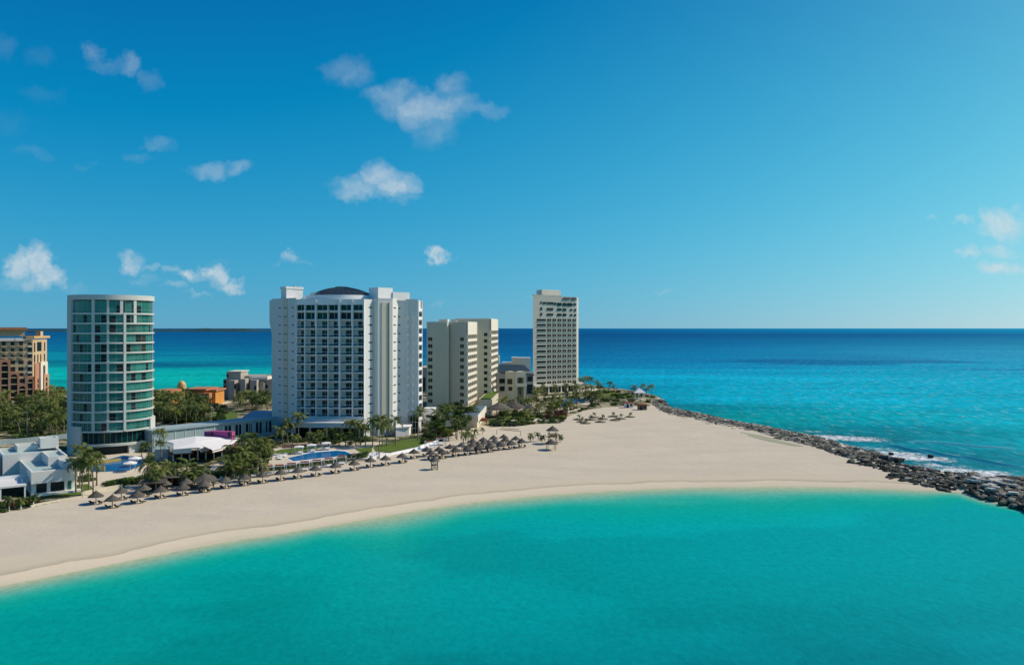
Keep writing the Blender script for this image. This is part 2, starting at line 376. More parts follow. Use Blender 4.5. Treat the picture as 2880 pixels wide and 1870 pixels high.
def sandmat():
    m_ = bpy.data.materials.new('beach_sand'); m_.use_nodes = True; k = NT(m_.node_tree)
    b = k.nt.nodes['Principled BSDF']; b.inputs['Roughness'].default_value = .95; b.inputs['Specular IOR Level'].default_value = .1
    geo = k.n('ShaderNodeNewGeometry').outputs['Position']
    sh = k.n('ShaderNodeAttribute', attribute_name='shore').outputs['Fac']; ve = k.n('ShaderNodeAttribute', attribute_name='veg').outputs['Fac']
    st = k.vm('MULTIPLY', geo, (.35, 1, 1))
    n1 = k.noise(st, .11, 6, .6); n2 = k.noise(geo, .9, 6, .7); n3 = k.noise(geo, .03, 3, .5)
    f = k.m('ADD', k.m('MULTIPLY_ADD', n1, .30, .85), k.m('MULTIPLY_ADD', n2, .16, -.08))
    base = k.mix(n3, (.60, .525, .405, 1), (.565, .505, .375, 1)); base = k.mix(1.0, base, f, 'MULTIPLY')
    # tyre and rake marks: faint long streaks
    st2 = k.vm('MULTIPLY', geo, (.05, .9, 1)); n4 = k.noise(st2, .8, 4, .6)
    tr = k.m('MULTIPLY_ADD', n4, 9, -5.3, clamp=True); base = k.mix(k.m('MULTIPLY', tr, .34), base, (.43, .385, .31, 1))
    # swash zone: smooth damp sand, wrack line above
    wob = k.m('MULTIPLY_ADD', k.noise(geo, .06, 4, .55), 5.0, -2.5)
    s2 = k.m('ADD', sh, wob)
    swash = k.ramp(k.m('MULTIPLY', s2, 1/16), [(0, (.56, .50, .36)), (.10, (.63, .55, .40)), (.27, (.67, .575, .42)), (.30, (.43, .37, .26)), (.33, (.50, .44, .32)), (.42, (.585, .51, .375)), (1, (.605, .525, .385))])
    inz = k.m('SUBTRACT', 1.0, k.m('MULTIPLY_ADD', s2, 1/4, -10/4, clamp=True))
    fine = k.m('MULTIPLY_ADD', n2, .12, .94)
    base = k.mix(inz, base, k.mix(1.0, swash, fine, 'MULTIPLY'))
    soil = k.ramp(n2, [(.25, (.022, .032, .012)), (.5, (.06, .075, .028)), (.75, (.15, .135, .075))])
    pat = k.m('MULTIPLY_ADD', k.noise(geo, .16, 5, .65), 14, -6.9, clamp=True); soil = k.mix(k.m('MULTIPLY', pat, .85), soil, (.46, .40, .27, 1))
    vn = k.m('ADD', ve, k.m('MULTIPLY_ADD', n2, .8, -.4)); vf = k.m('MULTIPLY_ADD', vn, 4, -1.5, clamp=True)
    k.link(k.mix(vf, base, soil), b.inputs['Base Color'])
    bn = k.n('ShaderNodeBump'); bn.inputs['Strength'].default_value = .5; bn.inputs['Distance'].default_value = .14
    h = k.m('MULTIPLY', k.m('ADD', k.noise(geo, 1.3, 5, .7), k.m('MULTIPLY', k.noise(geo, .25, 4, .6), 2.0)), k.m('SUBTRACT', 1.0, k.m('MULTIPLY', inz, .85)))
    k.link(h, bn.inputs['Height']); k.link(bn.outputs[0], b.inputs['Normal'])
    return m_
xs = np.concatenate([np.arange(-900, -260, 20), np.arange(-260, 200, 1.6), np.arange(200, 700, 20)])
ys = np.concatenate([np.arange(40, 80, 4), np.arange(80, 300, 1.6), np.arange(300, 560, 3), np.arange(560, 1300, 20)])
land = grid_mesh('beach_and_ground', xs, ys, landz, sandmat(), None)
tag(land, kind='structure')

# ------------------------------------------------------------------ sea
# seabed colour under the open sea, by distance and direction (reef and sand zones), display values
ROWS = [922, 926, 932, 942, 960, 985, 1005, 1020, 1035, 1050, 1070, 1090, 1110, 1135, 1165, 1200, 1245, 1300, 1360]
COLS = [100, 600, 1420, 1750, 2050, 2450, 2880]
TAB = [
 [(0,84,140),(0,84,140),(0,92,146),(0,120,172),(0,134,184),(0,142,192),(0,150,198)],
 [(0,84,140),(0,84,140),(0,90,146),(0,106,162),(0,122,174),(0,136,186),(0,146,192)],
 [(0,86,142),(0,86,142),(0,84,140),(0,92,150),(0,106,160),(0,118,172),(0,130,180)],
 [(0,90,144),(0,88,144),(0,80,136),(0,82,140),(0,88,144),(0,94,150),(0,108,160)],
 [(0,102,152),(0,98,150),(0,84,140),(0,94,150),(0,104,158),(0,116,166),(12,126,170)],
 [(0,118,160),(0,112,156),(0,96,150),(0,108,162),(0,120,172),(20,136,182),(30,148,190)],
 [(0,140,168),(0,136,166),(0,106,160),(0,116,170),(0,126,178),(20,140,186),(30,150,194)],
 [(0,120,148),(0,118,150),(0,116,168),(0,122,176),(0,136,186),(0,146,190),(20,154,196)],
 [(0,158,168),(0,158,170),(0,126,174),(0,132,184),(0,142,190),(0,154,196),(20,158,198)],
 [(0,172,174),(0,170,174),(0,136,178),(0,152,196),(0,158,200),(0,164,202),(10,162,200)],
 [(0,172,172),(0,172,172),(0,140,180),(0,160,200),(0,168,206),(0,170,206),(0,166,202)],
 [(0,160,162),(0,164,164),(0,140,170),(0,138,176),(0,166,204),(0,172,206),(0,166,200)],
 [(0,150,154),(0,152,156),(0,134,160),(0,122,154),(0,160,192),(0,170,202),(0,164,196)],
 [(0,150,154),(0,152,156),(0,130,150),(0,120,142),(0,134,156),(0,166,194),(0,166,196)],
 [(0,150,154),(0,152,156),(0,130,150),(0,130,140),(0,148,160),(0,164,186),(0,168,194)],
 [(0,150,154),(0,152,156),(0,130,150),(0,130,140),(0,148,158),(0,150,172),(0,164,188)],
 [(0,150,154),(0,152,156),(0,130,150),(0,130,140),(10,136,150),(14,134,154),(0,160,182)],
 [(0,150,154),(0,152,156),(0,130,150),(0,130,140),(20,130,145),(30,134,152),(16,146,164)],
 [(0,150,154),(0,152,156),(0,130,150),(0,130,140),(20,130,145),(34,134,152),(24,140,158)]]
lin = lambda a: np.where(a/255 <= .04045, a/255/12.92, ((a/255+.055)/1.055)**2.4)
TABN = np.array(TAB, float)
LAG_R = [1380, 1440, 1500, 1580, 1660, 1740, 1870, 2100]
LAG_C = [0, 700, 1400, 2100, 2880]
LAG = np.array([
 [(0,165,155),(0,168,158),(0,166,160),(0,170,166),(0,174,170)],
 [(0,165,155),(0,168,158),(0,166,160),(0,170,166),(0,174,172)],
 [(0,162,152),(0,164,154),(0,162,157),(0,168,166),(0,172,172)],
 [(0,160,150),(0,163,152),(0,158,154),(0,168,166),(0,171,171)],
 [(0,158,148),(0,160,150),(0,157,153),(0,162,160),(0,166,167)],
 [(0,155,146),(0,152,144),(0,154,151),(0,151,151),(0,158,161)],
 [(0,154,144),(0,150,143),(0,142,142),(0,138,142),(0,142,148)],
 [(0,150,142),(0,146,140),(0,134,136),(0,130,136),(0,132,140)]], float)
def bil(tab, rows, cols, px, py):
    out = np.zeros((len(px), 3))
    r = np.interp(py, rows, np.arange(len(rows))); c = np.interp(px, cols, np.arange(len(cols)))
    r0 = np.minimum(r.astype(int), len(rows)-2); c0 = np.minimum(c.astype(int), len(cols)-2)
    fr_ = (r-r0)[:, None]; fc = (c-c0)[:, None]; fr_ = fr_*fr_*(3-2*fr_)
    return (tab[r0, c0]*(1-fc)+tab[r0, c0+1]*fc)*(1-fr_)+(tab[r0+1, c0]*(1-fc)+tab[r0+1, c0+1]*fc)*fr_
WG = np.array([.95, 1.0, .88])      # how bright a diffuse surface reads against its display value
def seaz(az, dist):
    x = dist*np.sin(az); y = dist*np.cos(az)
    return x, y
az = np.radians(np.linspace(-62, 62, 420)); dist = 45*np.exp(np.linspace(0, np.log(60000/45), 640))
AA, DD = np.meshgrid(az, dist); x = (DD*np.tan(np.clip(AA, -1.2, 1.2))).ravel(); y = DD.ravel()
px = CX+F*x/y; py = HZ+H*F/y
ins, df, db = terr(x, y)[1:]
lag = (df < db) | (y < 150)
# warp the zones so their edges wander
wx = (vnoise(x, y, 160, 1)-.5); wy = (vnoise(x, y*2.5, 200, 2)-.5)
wpx = px+wx*260; wpy = py+(py-HZ)*wy*.30
seaC = bil(TABN, ROWS, COLS, wpx, wpy)
st = vnoise(x*.28, y, 34, 7, 4)-.5; patch = vnoise(x*.4, y, 120, 9, 4)
amp = np.clip((1600-y)/1300, 0, 1)
seaC = seaC*(1+(st*.22*amp)[:, None])
dk = np.clip((patch-.56)*7, 0, 1)*np.clip((1900-y)/900, 0, 1)
seaC = seaC*(1-dk[:, None]*np.array([.3, .20, .13]))
lagC = bil(LAG, LAG_R, LAG_C, px, py)*np.array([1, .985, 1.05])
big = vnoise(x*.7, y, 45, 4, 4); lagC = lagC*(1-np.clip((big-.56)*1.2, 0, .06)[:, None])
wid = np.interp(px, [-500, 0, 500, 900, 1100, 1300, 1700, 2300, 2600, 2700, 2880], [8, 8.5, 9, 7, 16, 11, 16, 19, 13, 4, 3])
wid = wid*(.65+.7*vnoise(x, y, 24, 6, 3))
t = df/wid; K = [0, .08, .25, .5, .8, 1.15, 1.6]
SC_ = np.array([(196,192,162),(172,184,158),(150,178,158),(108,177,162),(56,172,160),(14,166,155),(0,164,156)], float)
shc = np.column_stack([np.interp(t, K, SC_[:, i]) for i in range(3)])
bl = np.clip((t-1.1)/1.2, 0, 1)[:, None]; lagC = np.where(t[:, None] < 1.1, shc, shc*(1-bl)+lagC*bl)
C_ = np.where(lag[:, None], lagC, seaC)
C_ = lin(C_)*WG
n_ = len(dist); me_z = np.zeros(len(x))
def watermat():
    m_ = bpy.data.materials.new('sea_water'); m_.use_nodes = True; k = NT(m_.node_tree)
    b = k.n('ShaderNodeBsdfDiffuse'); gl = k.n('ShaderNodeBsdfGlossy'); gl.inputs['Roughness'].default_value = .3
    ms = k.n('ShaderNodeMixShader'); ms.inputs[0].default_value = .035; k.link(b.outputs[0], ms.inputs[1]); k.link(gl.outputs[0], ms.inputs[2])
    k.link(ms.outputs[0], k.nt.nodes['Material Output'].inputs['Surface'])
    geo = k.n('ShaderNodeNewGeometry').outputs['Position']
    c = k.n('ShaderNodeAttribute', attribute_name='bed').outputs['Color']
    sea = k.n('ShaderNodeAttribute', attribute_name='open').outputs['Fac']
    # wind ripples: light net on the lagoon, long chop at sea
    r1 = k.noise(k.vm('MULTIPLY', geo, (1, .75, 1)), .85, 3, .55, dist=.6)
    r2 = k.noise(k.vm('MULTIPLY', geo, (.5, 1, 1)), .22, 4, .6)
    r3 = k.noise(geo, .35, 3, .5)
    f = k.m('ADD', k.m('MULTIPLY_ADD', r1, .46, .77), k.m('ADD', k.m('MULTIPLY_ADD', r2, .14, -.07), k.m('MULTIPLY_ADD', r3, .10, -.05)))
    lagc = k.mix(1.0, c, f, 'MULTIPLY')
    s1 = k.noise(k.vm('MULTIPLY', geo, (1, .35, 1)), .22, 7, .78, dist=.5)
    s2 = k.noise(k.vm('MULTIPLY', geo, (.18, 1, 1)), .03, 5, .65)
    fs_ = k.m('ADD', k.m('MULTIPLY_ADD', s1, 2.1, -.05), k.m('MULTIPLY_ADD', s2, .5, -.25))
    seac = k.mix(1.0, c, fs_, 'MULTIPLY')
    # sun glints painted into the sea colour as pale specks, with small crests
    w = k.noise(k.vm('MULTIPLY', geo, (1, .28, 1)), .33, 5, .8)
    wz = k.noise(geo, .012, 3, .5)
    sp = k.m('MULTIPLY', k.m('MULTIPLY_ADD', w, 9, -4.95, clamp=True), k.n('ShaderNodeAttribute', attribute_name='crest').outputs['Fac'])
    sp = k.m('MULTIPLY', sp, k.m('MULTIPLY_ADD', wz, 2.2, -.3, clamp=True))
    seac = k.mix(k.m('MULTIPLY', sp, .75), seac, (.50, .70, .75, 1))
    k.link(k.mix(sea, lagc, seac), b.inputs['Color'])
    bn = k.n('ShaderNodeBump'); bn.inputs['Strength'].default_value = .35; bn.inputs['Distance'].default_value = .25
    hh = k.mix(sea, k.noise(k.vm('MULTIPLY', geo, (1, .8, 1)), .9, 4, .6), k.noise(k.vm('MULTIPLY', geo, (.5, 1, 1)), .25, 6, .7))
    k.link(hh, bn.inputs['Height']); k.link(bn.outputs[0], b.inputs['Normal']); k.link(bn.outputs[0], gl.inputs['Normal'])
    return m_
nx = len(az); ny = len(dist)
me = bpy.data.meshes.new('sea'); me.vertices.add(nx*ny)
me.vertices.foreach_set('co', np.column_stack([x, y, me_z]).astype(np.float32).ravel())
i = (np.arange(ny-1)[:, None]*nx+np.arange(nx-1)[None, :]).ravel(); fs = np.column_stack([i, i+1, i+nx+1, i+nx]).astype(np.int32); n = len(fs)
me.loops.add(n*4); me.loops.foreach_set('vertex_index', fs.ravel()); me.polygons.add(n)
me.polygons.foreach_set('loop_start', np.arange(0, 4*n, 4, dtype=np.int32)); me.polygons.foreach_set('loop_total', np.full(n, 4, np.int32))
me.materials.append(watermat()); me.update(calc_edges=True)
a = me.attributes.new('bed', 'FLOAT_COLOR', 'POINT'); a.data.foreach_set('color', np.column_stack([C_, np.ones(len(C_))]).astype(np.float32).ravel())
a = me.attributes.new('open', 'FLOAT', 'POINT'); a.data.foreach_set('value', (~lag).astype(np.float32))
crest = np.interp(px, [1300, 2000, 2600, 2880], [0.15, .35, .9, 1.0])*np.interp(py, [930, 955, 1010, 1100, 1250], [.0, .5, 1, .9, .35])  # weight of the painted sun glints and crests, strongest towards the right
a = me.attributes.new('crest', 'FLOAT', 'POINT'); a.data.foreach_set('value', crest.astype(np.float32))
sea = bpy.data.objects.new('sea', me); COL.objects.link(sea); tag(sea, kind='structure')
# seabed and sea behind and beside the camera
mb = MB(); mb.box(-60000, 60000, -60000, 60000, -4, -3); sb = mb.build('seabed', mat('seabed', (0, .22, .24), .6, .2)); tag(sb, kind='structure')
# long low island on the horizon at the left
mb = MB(); N_ = 90; dd = 9000
prof = []
for i in range(N_+1):
    q = i/N_; px_ = -500+q*1300; h_ = 12+14*vnoise(np.array([px_]), np.array([0.]), 60, 5)[0]+10*vnoise(np.array([px_]), np.array([3.]), 13, 8)[0]
    h_ *= min(1, (1-q)*14)*(1.35 if 560 < px_ < 700 else 1)
    prof.append((X(px_, dd), h_*1.0))
vs_ = []
for (xx, hh) in prof: vs_ += [(xx, dd-120, -1), (xx, dd-60, hh*.55), (xx, dd, hh), (xx, dd+500, hh*.6), (xx, dd+900, -1)]
mb.add(vs_, [(i*5+j, (i+1)*5+j, (i+1)*5+j+1, i*5+j+1) for i in range(N_) for j in range(4)])
isl = mb.build('island', mat('far_island_scrub', (.025, .075, .085), .9, .1, [.01], .3)); tag(isl, kind='structure')

# surf along the outside of the rocks: thin irregular foam sheets
def foammat():
    m_ = bpy.data.materials.new('surf_foam'); m_.use_nodes = True; k = NT(m_.node_tree)
    b = k.nt.nodes['Principled BSDF']; b.inputs['Base Color'].default_value = (.86, .88, .88, 1); b.inputs['Roughness'].default_value = .8
    geo = k.n('ShaderNodeNewGeometry').outputs['Position']; e = k.n('ShaderNodeAttribute', attribute_name='edge').outputs['Fac']
    q = k.noise(k.vm('MULTIPLY', geo, (.6, 1, 1)), .9, 8, .75, dist=.6)
    f = k.m('MULTIPLY', k.m('ADD', k.m('MULTIPLY_ADD', q, 6.0, -3.75), k.m('MULTIPLY', e, 1.25)), 1.3, clamp=True)
    tr = k.n('ShaderNodeBsdfTransparent'); ms = k.n('ShaderNodeMixShader'); k.link(f, ms.inputs[0])
    k.link(tr.outputs[0], ms.inputs[1]); k.link(b.outputs[0], ms.inputs[2]); k.link(ms.outputs[0], k.nt.nodes['Material Output'].inputs['Surface'])
    return m_
FM = foammat()
def foam(c, L, w, ang, bend=0, s=1.0):
    """lens-shaped patch on the water"""
    n = 18; m = 6; V = []; E = []
    for i in range(n+1):
        t = i/n*2-1
        for j in range(m+1):
            r = j/m*2-1; u = t*L/2; v = r*w/2*(1-.35*t*t)+bend*t*t
            V.append((c[0]+u*math.cos(ang)-v*math.sin(ang), c[1]+u*math.sin(ang)+v*math.cos(ang), .03+.01*random.random()))
            E.append(max(0, min(1, s*(1-max(abs(t), abs(r))**2))))
    me = bpy.data.meshes.new('surf'); me.from_pydata(V, [], [(i*(m+1)+j, (i+1)*(m+1)+j, (i+1)*(m+1)+j+1, i*(m+1)+j+1) for i in range(n) for j in range(m)])
    a = me.attributes.new('edge', 'FLOAT', 'POINT'); a.data.foreach_set('value', E); me.materials.append(FM)
    o = bpy.data.objects.new('surf', me); COL.objects.link(o); tag(o, kind='stuff'); return o
for (a_, b_, w_, rot, s_) in [(2370,1232,26,-.5,1.15),(2428,1237,15,-.45,1.0),(2345,1228,14,-.5,1),(2470,1262,14,-.5,.75),(2515,1275,18,-.5,1.15),(2565,1287,22,-.55,1.25),(2605,1291,14,-.5,1.0),(2650,1277,9,-.6,.8),
    (2650,1310,14,-.6,.95),(2630,1326,10,-.4,.8),(2730,1328,20,-.5,1.35),(2770,1338,17,-.5,1.2),(2800,1344,12,-.5,.9),(2870,1350,10,-.5,.7),(2290,1214,8,-.5,.8)]:
    p = P(a_, b_, 0); foam((p.x, p.y), w_*1.4, w_*.8, rot*.8, 0, s_*.93)
# standing swell lines before they break
def swell(p0, p1, hgt, wd, mat_):
    a = P(*p0); b = P(*p1); dv = b-a; L = dv.length; t = dv/L; nn = Vector((-t.y, t.x, 0)); V = []; n = 24; prof_ = [(-1, 0), (-.5, .35), (-.1, .95), (.1, 1), (.3, .5), (.7, .1), (1, 0)]
    for i in range(n+1):
        q = i/n; e = math.sin(math.pi*q)**.7; c = a+dv*q+nn*(math.sin(q*7)*1.2)
        for (r, h_) in prof_: V.append(tuple(c+nn*(-r*wd)+Vector((0, 0, h_*hgt*e-.02))))
    k_ = len(prof_); me = bpy.data.meshes.new('wave'); me.from_pydata(V, [], [(i*k_+j, (i+1)*k_+j, (i+1)*k_+j+1, i*k_+j+1) for i in range(n) for j in range(k_-1)])
    me.polygons.foreach_set('use_smooth', [True]*len(me.polygons)); me.materials.append(mat_)
    o = bpy.data.objects.new('wave', me); COL.objects.link(o); tag(o, kind='structure')
WM = mat('wave_water', (.008, .19, .25), .25, .3, [.3, 1.2], .3, bump=(.8, .5, .3))
swell((2480,1252), (2620,1276), .9, 3, WM); swell((2560,1262), (2720,1290), .8, 3, WM); swell((2650,1278), (2900,1318), .7, 3, WM); swell((2560,1240), (2860,1262), .35, 4, WM); swell((2600,1296),(2700,1312), .5, 2, WM)
def sheet(name, px_poly, mat_, off=.06, kind='structure', world=None, step=4.0):
    poly = world or [tuple(G(a, b)[:2]) for a, b in px_poly]
    bm = bmesh.new(); f = bm.faces.new([bm.verts.new((x_, y_, 0)) for x_, y_ in poly]); bmesh.ops.triangulate(bm, faces=[f])
    for _ in range(4):
        es = [e for e in bm.edges if e.calc_length() > step]
        if not es: break
        bmesh.ops.subdivide_edges(bm, edges=es, cuts=1); bmesh.ops.triangulate(bm, faces=bm.faces[:])
    xs_ = np.array([v.co.x for v in bm.verts]); ys_ = np.array([v.co.y for v in bm.verts]); zz = terr(xs_, ys_)[0]
    for v, z_ in zip(bm.verts, zz): v.co.z = z_+off
    bm.normal_update()
    for f in bm.faces:
        if f.normal.z < 0: f.normal_flip()
    me = bpy.data.meshes.new(name); bm.to_mesh(me); bm.free(); me.materials.append(mat_)
    o = bpy.data.objects.new(name, me); COL.objects.link(o)
    if kind: o['kind'] = kind
    return o
sheet('tidal_pool_water', [(2064,1212),(2140,1224),(2200,1240),(2262,1255),(2235,1254),(2180,1244),(2110,1228)], mat('tidal_pool', (.36,.37,.25), .9, .05), .05)
# ================================================================== buildings
# ---- large white hotel with the balcony grid
P0, P1, P2, P3 = (-87, 291), (-75.5, 281), (-51.5, 279), (-49.0, 284)
P4, P5, P6, P7, P8, P9, P10 = (-47.2, 283), (-42.5, 286), (-41.3, 292), (-38.1, 293), (-34.6, 293.6), (-33.6, 297.5), (-36.6, 322)
ZB, ZT = 3.0, 51.0
hotel = empty('hotel', (-62, 290, ZB), 'large white hotel with a grid of green-windowed balconies and a dark roof dome', 'hotel')
def sub(o, parent):
    """keep world geometry while parenting to an Empty"""
    o.parent = parent; o.matrix_parent_inverse = Matrix.Translation(-Vector(parent.location)); return o
def part(mb, name, mats, parent, smooth=False):
    o = mb.build(name, mats, None, smooth)
    if parent.type == 'EMPTY' and parent.parent is None: return sub(o, parent)
    o.parent = parent; o.matrix_parent_inverse = Matrix.Identity(4); return o
def subpart(mb, name, mats, parent):
    o = mb.build(name, mats, None); o.parent = parent; return o
FL = 3.07; Z0 = 10.2                      # floor pitch, first balcony slab
fg = Fr(P1, P2)
def inset(p, dy): return (p[0], p[1]+dy)
core = [P0, P1, inset(P1, 1.7), inset(P2, 1.7), P2, P3, P4, P5, P6, P7, P8, P9, P10, (-87, 322)]
# lower body
mb = MB(); mb.prism(core, 9.0, ZT); mb.prism([P2, P3, P4, P5, P6, P7, P8, P9, P10, (-70, 322), (-70, 300), (-58, 290)], 2.5, 8.99)
mb.prism([P0, P1, (-75.5, 300), (-87, 300)], 2.5, 8.99)
# end wall flares over the top three floors
fl_ = Fr(P0, P1)
for i, (za, zb, w) in enumerate([(42.5, ZT, 1.55), (41.3, 42.5, 1.15), (40.2, 41.3, .75), (39.2, 40.2, .35)]):
    fl_.box(mb, -w, 0.05, za, zb, -14, -.02)
f10 = Fr(P9, P10)
for (za, zb, w) in [(41.5, ZT-.4, 1.0), (40.5, 41.5, .6)]: mb.prism([(-33.7, 298), (-33.7+w*.8, 298.3), (-35.3+w*.8, 312), (-35.3, 312)], za, zb)
# roof kerbs
for A_, B_ in [(P0, P1), (P3, P4), (P4, P5), (P5, P6), (P6, P7), (P7, P8)]:
    f = Fr(A_, B_); f.box(mb, 0, f.L, ZT, ZT+.5, -.4, .04)
w_main = part(mb, 'wall', M['white'], hotel)
mb = MB(); fl_.box(mb, fl_.u(799), fl_.u(809.5), 4, ZT+.2, .01, .25); part(mb, 'tiled_strip', M['tanstrip'], hotel)
mb = MB(); f45 = Fr(P4, P5); f45.box(mb, f45.u(1073), f45.u(1091), 4, ZT-1, .01, .22)
part(mb, 'tiled_strip', M['tanstrip'], hotel)
mb = MB(); f45.box(mb, f45.u(1092.5), f45.u(1094.5), 4, ZT-1, .01, .5); part(mb, 'downpipe', M['grey'], hotel)
# balcony frame: fins and slabs
mb = MB(); us = [fg.u(p) for p in (833.5, 857.5, 889, 922.5, 955, 991.5, 1024)]
for i, u in enumerate(us):
    w = .30 if i in (0, 1, 2, 4, 6) else .22
    if i == 4: w = .55
    if i == 5: w = .42
    fg.box(mb, u-w/2, u+w/2, 9.0, ZT-1.2, -1.7, .35)
    if i in (2, 4, 5, 6): fg.box(mb, u-w/2-.1, u+w/2+.1, 41.5, ZT-.2, .35, .75)
for k in range(13):
    z = Z0+FL*k
    fg.box(mb, us[0], us[-1], z-.30, z, -1.69, .20)
    if k < 11: fg.box(mb, us[0], us[-1], z+.88, z+.97, .12, .20)
fg.box(mb, us[0], us[-1], ZT-2.0, ZT, -1.69, .10)
part(mb, 'balcony_frame', M['bright'], hotel)
# glass of windows, balcony by balcony
def winmesh(w, h, dark=0, panes=2):
    b = MB(); b.box(-w/2, w/2, -.04, .06, 0, h, 0)
    for i in range(panes+1):
        x_ = -w/2+w*i/panes; b.box(x_-.022, x_+.022, -.09, -.04, 0, h, 1)
    b.box(-w/2, w/2, -.09, -.04, h-.04, h, 1); b.box(-w/2, w/2, -.09, -.04, 0, .04, 1)
    if dark:
        x_ = -w/2+w*(dark-1)/panes; b.box(x_+.08, x_+w/panes-.08, -.06, -.045, .1, h-.1, 2)
    return b
wms = []
for dk_ in (0, 1, 0, 0):
    b = winmesh(1.0, 1.0, dk_, 2); o = b.build('window', [M['glass'] if len(wms) % 2 == 0 else M['glassd'], M['mull'], M['dark']]); wms.append(o.data); bpy.data.objects.remove(o)
ang = math.atan2(fg.t.y, fg.t.x)
for k in range(13):
    for j in range(6):
        u0, u1 = us[j]+.2, us[j+1]-.2
        if k >= 11: a, b = u0+.05, u1-.05
        else: a, b = u0+(u1-u0)*.38, u1-(u1-u0)*.02
        z = Z0+FL*k; p = fg.p((a+b)/2, -1.6)
        if k >= 11: p = fg.p((a+b)/2, -.9)
        o = inst(random.choice(wms), 'window', None, (p[0], p[1], z+.05), ang, (b-a, 1, 2.25 if k < 11 else 2.3)); sub(o, hotel)
# solid backs beside the top glazing
mb = MB()
for k in (11, 12): fg.box(mb, us[0], us[-1], Z0+FL*k+2.35, Z0+FL*k+FL-.3, -1.68, -.85)
part(mb, 'spandrel', M['white'], hotel)
# planters / rail infill at the foot of each balcony
for k in range(11):
    for j in range(6):
        mb = MB(); u0, u1 = us[j]+.2, us[j+1]-.2; z = Z0+FL*k
        fg.box(mb, u0, u0+(u1-u0)*(.3+.15*random.random()), z, z+.22+.15*random.random(), -.9, -.5)
        part(mb, 'balcony_seat', M['glassb'], hotel)
# slots in the flank walls
def slots(f, px, zlist, w, h=.32):
    for z in zlist:
        b = MB(); f.box(b, f.u(px)-w/2, f.u(px)+w/2, z, z+h, .0, .05); part(b, 'slot_window', M['dark'], hotel)
zl = [Z0+.9+FL*k for k in range(12, -1, -1)]
slots(fl_, 787, zl, 1.15, .36); slots(fl_, 823.5, zl, 1.15, .36)
for z in zl:
    b = MB(); fl_.box(b, fl_.u(799.5), fl_.u(809), z, z+.25, .25, .30); part(b, 'slot_window', M['dark'], hotel)
f34 = Fr(P2, P3); 
slots(f34, 1042, zl, 2.1, .40)
f56 = Fr(P5, P6); f67 = Fr(P6, P7); slots(f67, 1121, zl, 1.2, .40); slots(f56, 1110, zl, 2.4, .40)
# narrow balconies down the right-hand end
mb = MB()
for f, px, w in [(f67, 1145, .5), (Fr(P7, P8), 1161, .5)]:
    u_ = f.u(px); f.box(mb, u_-.12, u_+.12, 8, ZT, .0, .35)
    for k in range(12): f.box(mb, u_-w/2-.1, u_+w/2+.25, Z0+FL*k+.2, Z0+FL*k+1.25, .0, .95)
f89 = Fr(P8, P9)
for k in range(14): f89.box(mb, .2, f89.L, Z0+FL*(k-1), Z0+FL*(k-1)+1.1, .0, .45)
f89.box(mb, 0, .35, 8, ZT, 0, .5); f89.box(mb, f89.L-.3, f89.L, 8, ZT, 0, .5)
part(mb, 'end_balconies', M['bright'], hotel)
mb = MB()
for k in range(13): f89.box(mb, .5, f89.L-.4, Z0+FL*(k-1)+1.1, Z0+FL*(k-1)+2.7, .01, .06)
part(mb, 'end_glazing', M['glassd'], hotel)
# rooftop boxes
mb = MB(); mb.prism([(-80.2, 285.5), (-75.6, 290.5), (-78.6, 294), (-83.2, 289.5)], ZT, 55.6); mb.prism([(-80.25, 285.2), (-75.3, 290.5), (-78.6, 294.4), (-83.6, 289.5)], 54.9, 55.7)
part(mb, 'roof_box', M['bright'], hotel)
mb = MB(); cor = (X(1063.5, 284.2), 284.2); lf = (X(1037.5, 288), 288); rt = (X(1104.5, 289.5), 289.5)
mb.prism([cor, rt, (rt[0]-3, rt[1]+5), (lf[0]+1, lf[1]+6), lf], ZT-.8, 55.3)
part(mb, 'roof_box', M['bright'], hotel)
mb = MB(); a_ = (X(1105, 289), 289); b_ = (X(1152, 294), 294); mb.prism([a_, b_, (b_[0]-2, b_[1]+7), (a_[0]-2, a_[1]+6)], ZT-.1, 53.9); part(mb, 'roof_box', M['bright'], hotel)
for (a, b, z) in [(-77, 289, 55.6), (-43.5, 291, 55.3), (-46, 292, 55.3), (-40, 293, 53.9)]: mb = MB(); mb.cyl((a, b), .06, .04, z, z+2.2, 5); part(mb, 'antenna', M['grey'], hotel)
mb = MB(); mb.box(-79, -78, 289, 290, 55.6, 56.1); part(mb, 'roof_vent', M['grey'], hotel)
# low wall curving under the dome, dome, cap
dc = (-62.3, 294.5)
mb = MB(); mb.cyl(dc, 13.6, 13.2, ZT-.5, 52.6, 72); part(mb, 'dome_rim', M['bright'], hotel)
mb = MB(); n = 64; rings = []
for i in range(8):
    r = 11.9*(1-i/8*.95); rings.append((r, 52.5+3.3*(1-(r/11.9)**2)))
V_ = []
for r, z in rings: V_ += [(dc[0]+r*math.cos(2*math.pi*k/n), dc[1]+r*math.sin(2*math.pi*k/n), z) for k in range(n)]
mb.add(V_, [(i*n+k, i*n+(k+1) % n, (i+1)*n+(k+1) % n, (i+1)*n+k) for i in range(7) for k in range(n)]+[tuple(range(7*n, 8*n))])
dome = part(mb, 'dome', M['dome'], hotel)
mb = MB()
for k in range(32):
    a = 2*math.pi*k/32; mb.tube([(dc[0]+r*math.cos(a), dc[1]+r*math.sin(a), z+.06) for r, z in rings], .07, 4)
mb.cyl(dc, 2.6, 2.4, 55.6, 56.0, 32); o = mb.build('dome_rib', M['dome']); o.parent = dome
mb = MB(); mb.box(-76.2+4, -68, 287, 290, 52, 53.6); part(mb, 'plant_room', M['white'], hotel)
